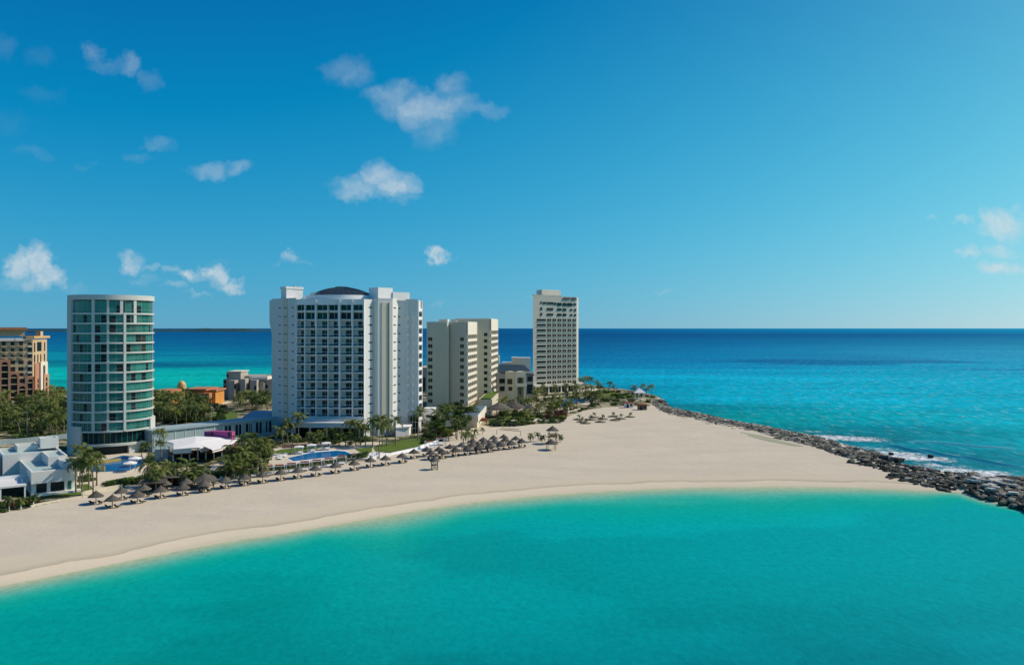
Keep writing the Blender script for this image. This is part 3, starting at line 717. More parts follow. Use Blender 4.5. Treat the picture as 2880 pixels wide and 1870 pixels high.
# podium: terrace, canopy, glazed foyer
fpod = Fr((X(815, 273), 273), (X(1012, 271), 271))
mb = MB(); fpod.box(mb, 0, fpod.L, 7.2, 8.9, -9.8, 0); fpod.box(mb, 3, fpod.L-.6, 8.9, 10.15, -9.5, -7.5); fpod.box(mb, 5, fpod.L, 8.9, 9.6, -4, -3.8)
part(mb, 'entrance_canopy', M['white'], hotel)
for u in (.5, 6.5, 12.4, 17.5, fpod.L-.5): mb = MB(); fpod.box(mb, u-.3, u+.3, 2.8, 7.2, -2, -1.4); part(mb, 'column', M['white'], hotel)
for q in range(6):
    b = MB(); u0 = .4+q*(fpod.L-.8)/6; fpod.box(b, u0+.05, u0+(fpod.L-.8)/6-.05, 2.8, 7.19, -5, -4.8); part(b, 'foyer_window', M['glassd'], hotel)
mb = MB(); a_ = (X(1112, 280), 280); b_ = (X(1150, 283), 283); mb.prism([a_, b_, (b_[0], 289), (a_[0], 290)], 2.8, 6.0); mb.prism([(a_[0]-.5, 279.5), (b_[0]+.4, 282.6), (b_[0]+.4, 289), (a_[0]-.5, 290)], 6.0, 6.35)
part(mb, 'annexe', M['bright'], hotel)
fgl = Fr((X(1149, 290), 290), (X(1173, 291.5), 291.5)); mb = MB(); fgl.box(mb, 0, fgl.L, 2.8, 9.4, 0, 1.2, 0)
for i in range(4): fgl.box(mb, i*fgl.L/3-.06, i*fgl.L/3+.06, 2.8, 9.4, 1.2, 1.28, 1)
for z in (4.8, 7): fgl.box(mb, 0, fgl.L, z, z+.12, 1.2, 1.28, 1)
part(mb, 'glass_stair', [M['glassd'], M['mull']], hotel)

# ---- round glass tower
TC = (-125.0, 251.0); TR = 11.9; TD = math.hypot(*TC); tdir = math.atan2(TC[0], TC[1])
rt_ = empty('round_tower', (TC[0], TC[1], 3), 'round tower clad in green glass with white bands at every storey', 'apartment tower')
def tphi(px, R=TR):
    dlt = math.atan((px-CX)/F)-tdir; s_ = max(-1, min(1, TD*math.sin(dlt)/R)); return math.asin(s_)
def tpt(phi, r, z):
    # phi measured from the direction to the camera, positive to the right
    b = math.atan2(-TC[1], -TC[0]); a = b+phi+0.0; return (TC[0]+r*math.cos(a), TC[1]+r*math.sin(a), z)
def arc(mb, ph0, ph1, r0, r1, z0, z1, n=None, mi=0):
    n = n or max(2, int(abs(ph1-ph0)/.06)); V = []
    for i in range(n+1):
        p_ = ph0+(ph1-ph0)*i/n; V += [tpt(p_, r1, z0), tpt(p_, r1, z1), tpt(p_, r0, z1), tpt(p_, r0, z0)]
    fs = []
    for i in range(n):
        a, b = i*4, (i+1)*4
        for j in range(4): fs.append((a+j, b+j, b+(j+1) % 4, a+(j+1) % 4))
    fs += [(0, 1, 2, 3), tuple(n*4+q for q in (3, 2, 1, 0))]
    mb.add(V, fs, mi)
def zx(x): return x/4.292
mb = MB(); arc(mb, -math.pi, math.pi, .5, TR-1.6, 2.5, 50, 60); part(mb, 'core', M['tower_white'], rt_)
SL = [45.5-2.94*k for k in range(13)]
zrows = [(SL[0], 49.5)]+[(SL[k+1], SL[k]) for k in range(12)]
mb = MB()
phL = tphi(zx(880)); phR = math.radians(100)
for z in SL: arc(mb, phL, phR, TR-1.8, TR+.22, z-.48, z, 44)
arc(mb, -math.pi, math.pi, .5, TR+.30, 49.4, 50.9, 90); arc(mb, phL, phR, TR-1.8, TR+.3, 5.6, 6.3, 44)
arc(mb, phR, math.radians(262)+phL*0, TR-1.8, TR+.15, 2.5, 49.4, 40)
part(mb, 'storey_band', M['tower_white'], rt_)
# solid edge at the left and the low screen walls
mb = MB(); arc(mb, -math.radians(98), phL, TR-2.6, TR+.35, 2.5, 49.4, 16)
arc(mb, phL-.02, tphi(zx(997)), TR-.2, TR+.75, 2.8, 11.6, 6)
arc(mb, tphi(zx(1790)), tphi(zx(1853)), TR-.2, TR+.5, 9.6, 13, 6)
part(mb, 'wall', M['tower_white'], rt_)
# piers
for (a, b, r, zt) in [(1116, 1146, .22, 49.5), (1484, 1512, .42, 45.6), (1290, 1316, -.10, 49.5)]:
    mb = MB(); arc(mb, tphi(zx(a)), tphi(zx(b)), TR-1.8, TR+r-.1, 9.9 if r < .5 else 2.9, zt, 4); part(mb, 'pier', M['tower_white'], rt_)
mb = MB(); arc(mb, tphi(zx(1605)), tphi(zx(1636)), TR-1.8, TR+.1, SL[1], 49.5, 3); arc(mb, tphi(zx(1445)), tphi(zx(1478)), TR-1.8, TR+.1, SL[0], 49.5, 3); part(mb, 'pier', M['tower_white'], rt_)
bays = [(882, 1115), (1147, 1289), (1317, 1483), (1513, 1636), (1636, 1762), (1762, 1856)]
cnt = 0
for ri, (z0, z1) in enumerate(zrows):
    for bi, (a, b) in enumerate(bays):
        pa = tphi(zx(a)); pb = tphi(zx(b)) if b < 1850 else math.radians(99)
        mb = MB(); r_ = TR-.35; arc(mb, pa, pb, r_-.12, r_, z0, z1-.48, None, 0)
        # mullions
        nm = max(2, int((pb-pa)/.12))
        for q in range(nm+1):
            p_ = pa+(pb-pa)*q/nm; arc(mb, p_-.0022, p_+.0022, r_, r_+.05, z0, z1-.48, 1, 1)
        arc(mb, pa, pb, TR+.08, TR+.11, z0+.93, z0+.97, None, 1)
        # an open dark doorway here and there
        if random.random() < .14:
            q = random.randrange(nm); p0 = pa+(pb-pa)*q/nm; p1 = pa+(pb-pa)*(q+1)/nm; arc(mb, p0+.01, p1-.005, r_+.005, r_+.03, z0, z0+2.0, 2, 2)
        if random.random() < .3:
            q = random.randrange(nm); p0 = pa+(pb-pa)*q/nm; p1 = pa+(pb-pa)*(q+1)/nm; arc(mb, p0+.01, p1-.005, r_+.005, r_+.025, z0, z0+2.2, 2, 3)
        part(mb, 'window', [M['glasst'], M['mull'], M['dark'], M['glassd']], rt_)
mb = MB(); arc(mb, tphi(zx(1000)), math.radians(99), TR-1.0, TR-.8, 6.3, 9.6, 30, 0)
for q in range(14):
    p_ = tphi(zx(1000))+q*.14; arc(mb, p_-.006, p_+.006, TR-.8, TR-.7, 6.3, 9.6, 1, 1)
part(mb, 'lobby_window', [M['glassd'], M['glasst']], rt_)
mb = MB(); arc(mb, tphi(zx(1100)), math.radians(99), TR-1.55, TR-1.4, 2.9, 5.6, 30); part(mb, 'terrace_opening', M['dark'], rt_)
mb = MB(); arc(mb, tphi(zx(1560)), tphi(zx(1700)), TR-1.5, TR-.4, 2.9, 5.7, 4); part(mb, 'terrace_wall', M['tower_white'], rt_)

# ---- connecting wing behind the pool bar: long blue-grey screen
cf = Fr((X(433, 247), 247), (X(775, 283), 283))
cw = empty('linking_wing', cf.p(cf.L/2, 0, 3), 'long low blue-grey wing linking the round tower to the white hotel', 'building')
mb = MB(); cf.box(mb, -.5, cf.L, 2.6, 9.0, -7, 0); part(mb, 'wall', M['bluegrey'], cw)
mb = MB(); cf.box(mb, -1, cf.L+.5, 9.0, 9.6, -7.5, .5); part(mb, 'roof_edge', M['bluegrey'], cw)
for q in range(16):
    b = MB(); u0 = cf.L*(.52+.03*q); cf.box(b, u0, u0+.9, 4.6, 8.4, .0, .06)
    if q % 3: part(b, 'window', M['glassd'], cw)
mb = MB()
for q in range(13): cf.box(mb, cf.L*q/13-.06, cf.L*q/13+.06, 4, 9.0, .0, .12)
part(mb, 'panel_joint', M['whitep'], cw)
# shed roof behind it, low blue-grey hipped roof beside the hotel
pv = empty('pavilion', (X(720, 300), 305, 3), 'low hipped grey-roofed pavilion at the left foot of the white hotel', 'building')
mb = MB(); a = [P(672, 1181, 8.2), P(768, 1181, 8.2), P(768, 1156, 8.4), P(694, 1156, 8.4)]
x0, x1 = X(674, 300), X(768, 300); mb.box(x0+1, x1, 298, 312, 3, 6.2); part(mb, 'wall', M['glassd'], pv)
mb = MB(); mb.add([(x0-.6, 296.5, 6.2), (x1, 296.5, 6.2), (x1, 314, 6.2), (x0-.6, 314, 6.2), (x0+3, 302, 9.2), (x1, 302, 9.2), (x1, 309, 9.2), (x0+3, 309, 9.2)],
    [(0, 1, 5, 4), (1, 2, 6, 5), (2, 3, 7, 6), (3, 0, 4, 7), (4, 5, 6, 7), (3, 2, 1, 0)]); part(mb, 'roof', mat('blue_grey_sheet_roof', (.34, .42, .46), .6, .3, [.5], .1), pv)

# ---- twin cream blocks
tw = empty('apartment_blocks', (-22, 370, 3), 'cream twin-winged block of middle height between the white hotel and the tall tower', 'hotel')
ftop = 43.3; FP = 3.05
A0, A1 = (-37.9, 357), (X(1257, 357.5), 357.5)
B0, B1, B2 = (X(1261, 360.5), 360.5), (X(1310.5, 353), 353), (X(1336.5, 377), 377)
C0, C1, C2 = (X(1280, 384), 384), (X(1376.5, 385), 385), (X(1396, 414), 414)
mb = MB(); mb.prism([A0, A1, B0, B1, B2, (-20, 384), (-37.9, 384)], 2.5, ftop); part(mb, 'wall', M['cream'], tw)
mb = MB(); mb.prism([C0, C1, C2, (-26, 420), (-29, 384.2)], 2.5, 45.0); part(mb, 'wall', M['cream'], tw)
mb = MB(); fa = Fr(A0, A1); fb_ = Fr(B0, B1); fbl = Fr(B1, B2); fc = Fr(C0, C1); fcl = Fr(C1, C2)
mb.prism([A1, (A1[0]+.8, A1[1]+.9), (A1[0]+.8, 362), (A1[0], 362)], 3, ftop+.3); part(mb, 'rib', M['creamlight'], tw)
mb = MB()
for f, zt in [(fa, ftop), (fb_, ftop), (fbl, ftop)]: f.box(mb, 0, f.L, zt, zt+.45, -.35, .05)
for f in (fc, fcl): f.box(mb, 0, f.L, 45.0, 45.5, -.35, .05)
part(mb, 'parapet', M['creamlight'], tw)
mb = MB(); mb.box(-33, -29, 362, 370, ftop, ftop+1.6); mb.box(-27, -25, 365, 368, ftop, ftop+1.0); part(mb, 'plant_room', M['creamlight'], tw)
for k in range(10):
    z = 35.2-FP*k
    for f, a, b in [(fa, 1204.3, 1216), (fb_, 1294.3, 1304.5)]:
        m_ = MB(); f.box(m_, f.u(a), f.u(b), z, z+1.6, -.02, .04); f.box(m_, f.u(a), f.u(b), z-.12, z, .0, .25, 1); f.box(m_, (f.u(a)+f.u(b))/2-.05, (f.u(a)+f.u(b))/2+.05, z, z+1.6, .04, .08, 1)
        part(m_, 'window', [M['glassb'], M['cream']], tw)
for k in range(10):
    z = 37.0-FP*k; m_ = MB(); fc.box(m_, fc.u(1361), fc.u(1370.7), z, z+1.6, -.02, .04); fc.box(m_, fc.u(1361), fc.u(1370.7), z-.12, z, 0, .25, 1); part(m_, 'window', [M['glassb'], M['cream']], tw)
# lit balcony faces: recessed stripes of windows between pale bands
def striped(f, ztop, solid, n, base):
    mb = MB(); f.box(mb, 0, f.L, ztop-solid, ztop+.4, .0, .9)
    for k in range(1, n+1): f.box(mb, 0, f.L, ztop-solid-FP*k, ztop-solid-FP*k+1.25, .0, .9)
    f.box(mb, f.L-.5, f.L, base, ztop, .0, .95); f.box(mb, 0, .4, base, ztop, 0, .86)
    part(mb, 'balcony_band', M['creamlight'], tw)
    for k in range(1, n+1):
        mb = MB(); z = ztop-solid-FP*k+1.25; f.box(mb, .4, f.L-.5, z, z+1.8, .01, .06, 0)
        for q in range(1, 5): f.box(mb, f.L*q/5-.28, f.L*q/5+.28, z, z+1.8, .06, .8, 1)
        part(mb, 'balcony_window', [M['glassb'], M['cream']], tw)
striped(fbl, ftop, 8.2-3.05+.2, 10, 8); striped(fcl, 45.0, 8.0-3.05+.4, 11, 7)
# ground-floor ramped wings with pale walls
mb = MB(); a = P(1333, 1141, 8); b = P(1373, 1112, 9)
def ramp_wall(mb, p0, p1, z0a, z1a, w=.5):
    f = Fr((p0[0], p0[1]), (p1[0], p1[1])); q = [f.p(0, 0), f.p(f.L, 0), f.p(f.L, -w), f.p(0, -w)]
    V = [(x_[0], x_[1], 2.5) for x_ in q]+[(q[0][0], q[0][1], z0a), (q[1][0], q[1][1], z1a), (q[2][0], q[2][1], z1a), (q[3][0], q[3][1], z0a)]
    mb.add(V, [(3, 2, 1, 0), (4, 5, 6, 7), (0, 1, 5, 4), (1, 2, 6, 5), (2, 3, 7, 6), (3, 0, 4, 7)])
wA, wB = (X(1345, 300), 300), (X(1368, 338), 338)
mb.prism([wA, wB, (wB[0]-5.5, wB[1]+1), (wA[0]-5.5, wA[1]+3)], 5.8, 8.2); mb.prism([(wA[0]-.6, wA[1]+6), (wB[0]-.6, wB[1]), (wB[0]-5.2, wB[1]), (wA[0]-5.2, wA[1]+8)], 2.5, 5.8)
o = part(mb, 'side_wing', M['creamlight'], tw)
mb = MB(); mb.prism([(wA[0]-.3, wA[1]+.4), (wB[0]-.3, wB[1]), (wB[0]-5.3, wB[1]+.8), (wA[0]-5.3, wA[1]+3)], 8.2, 8.3); part(mb, 'wing_roof', mat('slate_blue_roof', (.10, .16, .20), .6, .3, [.6], .2), tw)
wA, wB = (X(1384, 352), 352), (X(1404, 392), 392)
mb = MB(); mb.prism([wA, wB, (wB[0]-6, wB[1]), (wA[0]-6, wA[1]+3)], 2.5, 9.6); part(mb, 'side_wing', M['cream'], tw)
mb = MB(); mb.prism([(wA[0]-.5, wA[1]+1), (wB[0]-.5, wB[1]), (wB[0]-5, wB[1]), (wA[0]-5, wA[1]+2)], 9.6, 10.1); part(mb, 'roof_planting', M['lawn'], tw)

# ---- tall cream tower at the point
tf = Fr((12.1, 463), (38.8, 482))
to = empty('tower_hotel', (25, 480, 3), 'tall slender cream tower with rows of dark ribbon windows at the tip of the headland', 'hotel')
mb = MB(); bk = [(tf.B.x+2, tf.B.y+12, 0), (tf.A.x+.45, tf.A.y+15, 0)]
mb.prism([tf.A[:], tf.B[:], bk[0][:2], bk[1][:2]], 2.5, 59.4)
part(mb, 'wall', M['towerc'], to)
mb = MB(); tf.box(mb, 0, tf.u(1580), 59.4, 60.2, -.5, .05); part(mb, 'parapet', M['towerc'], to)
mb = MB(); tf.box(mb, tf.u(1519)+3.6, tf.u(1580)+1.6, 59.4, 63.0, -8, -3); tf.box(mb, tf.u(1522)+3.6, tf.u(1577)+1.6, 63.0, 63.4, -7.5, -3.5); part(mb, 'roof_box', M['creamlight'], to)
mb = MB()
for q in (1514, 1516, 1520): p = tf.p(tf.u(q), -2); mb = MB(); mb.cyl(p, .12, .06, 59.4, 63+random.random()*2, 5); part(mb, 'antenna', M['grey'], to)
mb = MB(); tf.box(mb, tf.u(1528), tf.u(1533), 59.4, 60.6, -2.4, -1.8); part(mb, 'roof_vent', M['grey'], to)
cols = [(1509.6, 1535.4)]+[(1380+a/4.067, 1380+b/4.067) for a, b in [(645, 693), (705, 750), (763, 808), (820, 865), (878, 922), (935, 975)]]
zr = [41-(780+y/4.067-HZ)/4.88 for y in (487, 545, 605, 665, 725, 787, 848, 909, 970, 1030, 1092, 1152, 1213)]
for ri, z in enumerate(zr):
    for ci, (a, b) in enumerate(cols):
        mb = MB(); h = .78 if ci else .62; u0, u1 = tf.u(a), tf.u(b)
        tf.box(mb, u0, u1, z-h, z+h, -.02, .03, 0); tf.box(mb, u0-.05, u1+.05, z-h-.15, z-h, .0, .35, 1)
        if ci: tf.box(mb, u0+(u1-u0)*.48, u0+(u1-u0)*.54, z-h, z+h*.8, .03, .08, 1)
        part(mb, 'window', [M['glassd'] if ci == 0 else M['glassb'], M['towerc']], to)
def tw_px(a, b, y0, y1, m_, nm='upper_window'):
    u0, u1 = tf.u(1480+a/14.875), tf.u(1480+b/14.875); z0 = 41-(800+y1/14.875-HZ)/4.8; z1 = 41-(800+y0/14.875-HZ)/4.8
    mb = MB(); tf.box(mb, u0, u1, z0, z1, -.02, .30); part(mb, nm, m_, to)
for a, b, y0, y1, m_ in [(600,640,720,810,'dark'),(600,660,960,1080,'dark'),(600,660,1190,1310,'dark'),(700,830,740,820,'glassb'),(870,1070,740,830,'glass'),(1085,1120,740,830,'dark'),(1150,1250,755,850,'dark'),
   (1300,1465,760,885,'glassd'),(1530,1670,760,890,'glass'),(1715,1910,760,890,'glassd'),(1960,2080,770,850,'glass'),(870,1120,985,1080,'dark'),(870,1120,1215,1300,'dark'),
   (1300,1465,990,1090,'glass'),(1530,1670,990,1100,'glass'),(1840,1920,1010,1090,'glassb'),(2010,2080,1010,1100,'glassd'),(1300,1465,1215,1310,'glassd'),(1530,1670,1215,1310,'glassd'),(1840,1920,1230,1310,'glassb'),(2010,2080,1230,1310,'glassd')]:
    tw_px(a, b, y0, y1, M[m_])
# roof-level sign lettering
fc_ = bpy.data.curves.new('sign_lettering', 'FONT'); fc_.body = 'HYATT ZIVA'; fc_.size = 2.3; fc_.extrude = .12; fc_.align_x = 'CENTER'; fc_.offset = .03
tmp = bpy.data.objects.new('tmp', fc_); COL.objects.link(tmp); bpy.context.view_layer.update()
me = bpy.data.meshes.new_from_object(tmp.evaluated_get(bpy.context.evaluated_depsgraph_get())); bpy.data.objects.remove(tmp)
me.materials.clear(); me.materials.append(mat('sign_dark', (.06, .06, .055), .6)); me.name = 'sign_lettering'
so = bpy.data.objects.new('sign_lettering', me); COL.objects.link(so)
wtx = max(v.co.x for v in me.vertices)-min(v.co.x for v in me.vertices); uu0, uu1 = tf.u(1583), tf.u(1621)
pp = tf.p((uu0+uu1)/2, .35, 57.6); so.location = pp; so.rotation_euler = (math.pi/2, 0, math.atan2(tf.t.y, tf.t.x)); s_ = (uu1-uu0)/wtx; so.scale = (s_, 1.0, 1)
bpy.context.view_layer.update(); sub(so, to)
# podium
mb = MB(); tf.box(mb, -1, tf.L+4, 7.0, 8.2, -2, 3.5); tf.box(mb, -1, tf.L+4, 2.5, 3.2, -2, 5)
for q in range(8): tf.box(mb, q*tf.L/7-.3, q*tf.L/7+.3, 3, 7, 2.4, 3.0)
part(mb, 'podium', M['creamlight'], to)
for q in range(7):
    mb = MB(); tf.box(mb, q*tf.L/7+.3, (q+1)*tf.L/7-.3, 3, 7.0, .1, .2); part(mb, 'podium_window', M['dark'], to)

# ---- low glazed block between the twin blocks and the tower
lb = empty('atrium_building', (-2, 400, 3), 'low cream building with open loggias and a dark sloping glass roof beside the tall tower', 'building')
fl2 = Fr((X(1396, 405), 405), (X(1500, 412), 412))
def zz(py, d_): return 41-(py-HZ)*d_/F
mb = MB(); fl2.box(mb, 0, fl2.L, 2.5, zz(1048, 405), -14, 0); part(mb, 'wall', M['grey'], lb)
for a, b, y0, y1 in [(1404, 1420, 1065, 1078), (1405, 1419, 1087, 1100), (1483, 1498, 1060, 1075), (1482, 1498, 1083, 1110)]:
    mb = MB(); fl2.box(mb, fl2.u(a), fl2.u(b), zz(y1, 405), zz(y0, 405), 0, .06); part(mb, 'window', M['glassd'], lb)
fl3 = Fr((X(1421, 392), 392), (X(1448, 390), 390)); fl4 = Fr((X(1449, 390), 390), (X(1478, 392), 392))
mb = MB(); fl3.box(mb, 0, fl3.L, 2.5, zz(1045, 392), -7, 0); fl4.box(mb, 0, fl4.L, zz(1061, 392), zz(1045, 392), -7, .3)
for u in (0, fl4.L-.9): fl4.box(mb, u, u+.9, 2.5, zz(1061, 392), -7, .3)
fl4.box(mb, 0, fl4.L+.5, zz(1087, 392), zz(1078, 392), -7, .6); fl4.box(mb, .9, fl4.L-.9, 2.5, zz(1061, 392), -7, -5)
part(mb, 'loggia', M['cream'], lb)
for a, b, y0, y1 in [(1427, 1441, 1065, 1080), (1430, 1441, 1087, 1098)]:
    mb = MB(); fl3.box(mb, fl3.u(a), fl3.u(b), zz(y1, 392), zz(y0, 392), 0, .06); part(mb, 'window', M['glassb'], lb)
for y0, y1 in [(1064, 1078), (1088, 1106)]:
    mb = MB(); fl4.box(mb, .95, fl4.L-.95, zz(y1, 392), zz(y0, 392), -4.98, -4.9); part(mb, 'window', M['dark'], lb)
mb = MB(); za, zb_ = zz(1047, 406), zz(1022, 430)
q = [fl2.p(fl2.u(1406), .5, za), fl2.p(fl2.L+.3, .5, za-1.5), fl2.p(fl2.L+.3, -14, zb_-.5), fl2.p(fl2.u(1424), -14, zb_)]
mb.add(q+[(a_, b_, c_-.4) for a_, b_, c_ in q], [(0, 1, 2, 3), (7, 6, 5, 4), (0, 4, 5, 1), (1, 5, 6, 2), (2, 6, 7, 3), (3, 7, 4, 0)]); part(mb, 'glass_roof', M['dome'], lb)
mb = MB()
for a, b, y, d_ in [(1439, 1453, 1005, 440), (1453, 1492, 1006, 436), (1396, 1405, 1001, 430)]: mb.box(X(a, d_), X(b, d_), d_, d_+8, 3, zz(y, d_))
mb.box(X(1412, 445), X(1440, 445), 445, 452, 3, zz(1019, 445)); part(mb, 'roof_box', M['creamlight'], lb)

# ---- far grey stepped building left of the hotel
gb = empty('concrete_building', (X(700, 430), 435, 3), 'weathered grey concrete building stepping up behind the palms left of the white hotel', 'building')
def gbox(mb, a, b, ytop, d0, dep, zb=2.5): mb.box(X(a, d0), X(b, d0), d0, d0+dep, zb, zz(ytop, d0))
mb = MB(); gbox(mb, 637, 677, 1045, 432, 12); gbox(mb, 668, 752, 1057, 438, 14); gbox(mb, 642, 660, 1070, 426, 6); gbox(mb, 676, 690, 1066, 428, 8); gbox(mb, 703, 722, 1069, 430, 8); gbox(mb, 722, 742, 1071, 434, 6)
gbox(mb, 742, 768, 1066, 436, 12); gbox(mb, 628, 642, 1066, 440, 10); gbox(mb, 763, 768, 1041, 445, 4); part(mb, 'wall', M['grey'], gb)
mb = MB(); gbox(mb, 700, 752, 1060, 434, 16, zz(1068, 434)); gbox(mb, 640, 679, 1044, 431.6, 12.6, zz(1046, 431.6)); part(mb, 'parapet', M['creamlight'], gb)
for a, b, y0, y1, d_ in [(637,643,1053,1060,431.9),(659,664,1080,1094,425.9),(699,704,1074,1088,437.9),(629,635,1070,1078,439.9),(629,635,1084,1094,439.9),(747,753,1082,1092,435.9),(715,721,1085,1098,429.9)]:
    mb = MB(); mb.box(X(a, d_), X(b, d_), d_-.05, d_+.3, zz(y1, d_), zz(y0, d_)); part(mb, 'window', M['dark'], gb)
# small grey-pink roof seen in the gap right of the white hotel
sg = empty('low_building', (X(1195, 470), 470, 3), 'low pinkish flat-roofed building in the gap between the white hotel and the cream blocks', 'building')
mb = MB(); mb.box(X(1186, 470), X(1203, 470), 470, 480, 2.5, zz(1036, 470)); part(mb, 'wall', M['grey'], sg); mb = MB(); mb.box(X(1186, 469), X(1203, 469), 469, 481, zz(1036, 470), zz(1032, 470)); part(mb, 'roof', M['creamlight'], sg)
mb = MB(); mb.box(X(1188, 469.8), X(1196, 469.8), 469.8, 470.2, 4, 12); part(mb, 'window', M['dark'], sg)

# ---- orange arcade with golden dome, jetty
oa = empty('shopping_arcade', (X(520, 400), 405, 3), 'orange-painted shopping arcade with terracotta roofs behind the round tower palms', 'building')
def obox(mb, a, b, y0, y1, d0, dep, mi=0): mb.box(X(a, d0), X(b, d0), d0, d0+dep, zz(y1, d0), zz(y0, d0), mi)
mb = MB(); obox(mb, 434, 482, 1104, 1140, 398, 12); part(mb, 'wall', M['orange'], oa); mb = MB(); obox(mb, 520, 575, 1099, 1142, 392, 14); part(mb, 'wall', M['orange'], oa); mb = MB(); obox(mb, 575, 606, 1101, 1140, 396, 12); part(mb, 'wall', M['orange'], oa)
mb = MB(); 
for a, b, y0, y1, d_, dp in [(432, 480, 1098, 1104, 397, 14), (518, 580, 1094, 1099, 391, 16), (552, 588, 1106, 1120, 389, 4), (574, 608, 1096, 1101, 395, 14)]: obox(mb, a, b, y0, y1, d_, dp)
part(mb, 'roof', M['terraroof'], oa)
for a, b, y0, y1, d_ in [(535, 546, 1106, 1122, 391.9), (555, 584, 1121, 1131, 391.9), (450, 462, 1112, 1126, 397.9), (592, 598, 1110, 1124, 395.9)]:
    mb = MB(); obox(mb, a, b, y0, y1, d_, .5); part(mb, 'window', M['dark'], oa)
mb = MB(); cx_, cy_ = X(511, 440), 440; zc = zz(1084, 440)
for i in range(6):
    a0, a1 = i/6*math.pi/2, (i+1)/6*math.pi/2; mb.cyl((cx_, cy_), 2.2*math.cos(a0), 2.2*math.cos(a1)+.01, zc+2.6*math.sin(a0), zc+2.6*math.sin(a1), 14, cap=False)
mb.cyl((cx_, cy_), 2.5, 2.4, 3, zc, 14); mb.cyl((cx_, cy_), .12, .05, zc+2.5, zc+4.5, 6); part(mb, 'golden_dome', mat('golden_tile', (.62, .42, .16), .5, .4, [2], .15), oa)
jt = empty('jetty', (X(470, 470), 470, 1), 'narrow grey jetty reaching into the turquoise water left of the golden dome', 'jetty')
mb = MB(); mb.prism([(X(452, 505), 505), (X(475, 480), 480), (X(540, 452), 452), (X(540, 458), 458), (X(478, 488), 488), (X(455, 510), 510)], 1.2, 1.7); part(mb, 'deck', M['post'], jt)
mb = MB(); mb.box(X(484, 470), X(492, 470), 470, 472, 1.7, 2.9)
part(mb, 'booth', M['whitep'], jt)
mb = MB()
for q in range(12):
    t_ = q/11; mb.cyl((X(452, 505)+(X(540, 455)-X(452, 505))*t_, 506-50*t_), .2, .2, -2, 1.2, 6)
part(mb, 'pile', M['wood'], jt)

# ---- magenta kiosk
pk = empty('magenta_kiosk', (X(613, 245), 246, 3), 'bright magenta flat-roofed kiosk behind the white tent roof', 'kiosk')
fp = Fr((X(588, 244), 244), (X(652, 242), 242)); mb = MB(); fp.box(mb, 0, fp.L, 2.8, zz(1213, 243), -1.6, 0); part(mb, 'wall', M['pink'], pk)
mb = MB(); fp.box(mb, -1.8, 0, 2.8, zz(1215, 243), -1.5, -.3); part(mb, 'side_annexe', M['pink'], pk)
for a, b, y0, y1 in [(641, 648, 1213, 1228), (593, 600, 1217, 1224), (650, 652, 1214, 1228)]:
    m_ = MB(); fp.box(m_, fp.u(a), fp.u(b), zz(y1, 243), zz(y0, 243), 0, .06); part(m_, 'door' if y1 > 1225 else 'window', M['dark'], pk)

# ---- white fan-shaped tent roof over the pool bar
tn = empty('pool_bar', (X(570, 222), 222, 3), 'pool bar under a wide white fan-shaped roof in front of the magenta kiosk', 'bar')
def C6(x, y, z): return tuple(P(420+x/6.263, 1180+y/6.263, z))
top = [C6(290, 375, 7.4), C6(420, 350, 7.6), C6(820, 290, 8.4), C6(1300, 310, 8.0), C6(1600, 318, 7.4), C6(1480, 400, 7.0), C6(1330, 470, 6.9), C6(1110, 530, 6.8), C6(1050, 455, 7.3), C6(890, 490, 7.2), C6(735, 495, 7.2), C6(420, 520, 7.0), C6(430, 420, 7.3)]
cen = C6(800, 400, 7.9)
mb = MB(); n = len(top); mb.add([cen]+top, [(0, 1+(i+1) % n, 1+i) for i in range(n)][::1]); low = [(a, b, c-.35) for a, b, c in top]
mb.add(top+low, [(i, (i+1) % n, n+(i+1) % n, n+i) for i in range(n)]); part(mb, 'roof', M['fabric'], tn)
for o_ in tn.children: o_.data.update()
mb = MB(); 
sk = [C6(420, 520, 7.0), C6(735, 500, 7.2)]; 
def skirt(mb, a, b, drop): mb.add([a, b, (b[0]+.3, b[1]-.5, b[2]-drop), (a[0]+.3, a[1]-.5, a[2]-drop)], [(0, 1, 2, 3)]); mb.add([(a[0], a[1]+.15, a[2]), (b[0], b[1]+.15, b[2]), (b[0]+.3, b[1]-.35, b[2]-drop), (a[0]+.3, a[1]-.35, a[2]-drop)], [(3, 2, 1, 0)])
skirt(mb, C6(420, 522, 6.8), C6(735, 500, 7.0), 1.2); skirt(mb, C6(890, 492, 7.0), C6(1050, 460, 7.1), 1.2); skirt(mb, C6(1110, 532, 6.6), C6(1330, 475, 6.7), .7); part(mb, 'awning', M['fabric'], tn)
c0 = Vector(C6(420, 600, 5.0)); c1 = Vector(C6(1280, 560, 5.0))
fb2 = Fr(c0[:2], c1[:2]); mb = MB(); fb2.box(mb, -1.2, fb2.L*.42, 4.9, 5.1, -3, 1.5); fb2.box(mb, fb2.L*.55, fb2.L, 4.9, 5.1, -3, 1.2); part(mb, 'lower_roof', M['redtile'], tn)
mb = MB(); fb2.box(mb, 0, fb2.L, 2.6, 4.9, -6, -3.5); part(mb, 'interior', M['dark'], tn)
for q in range(7): mb = MB(); fb2.box(mb, fb2.L*q/6-.18, fb2.L*q/6+.18, 2.6, 6.6, -.2, .16); part(mb, 'column', M['whitep'], tn)
mb = MB(); fb2.box(mb, -5, -1.5, 2.6, 6.2, -7, -2); part(mb, 'side_wall', M['bluegrey'], tn)

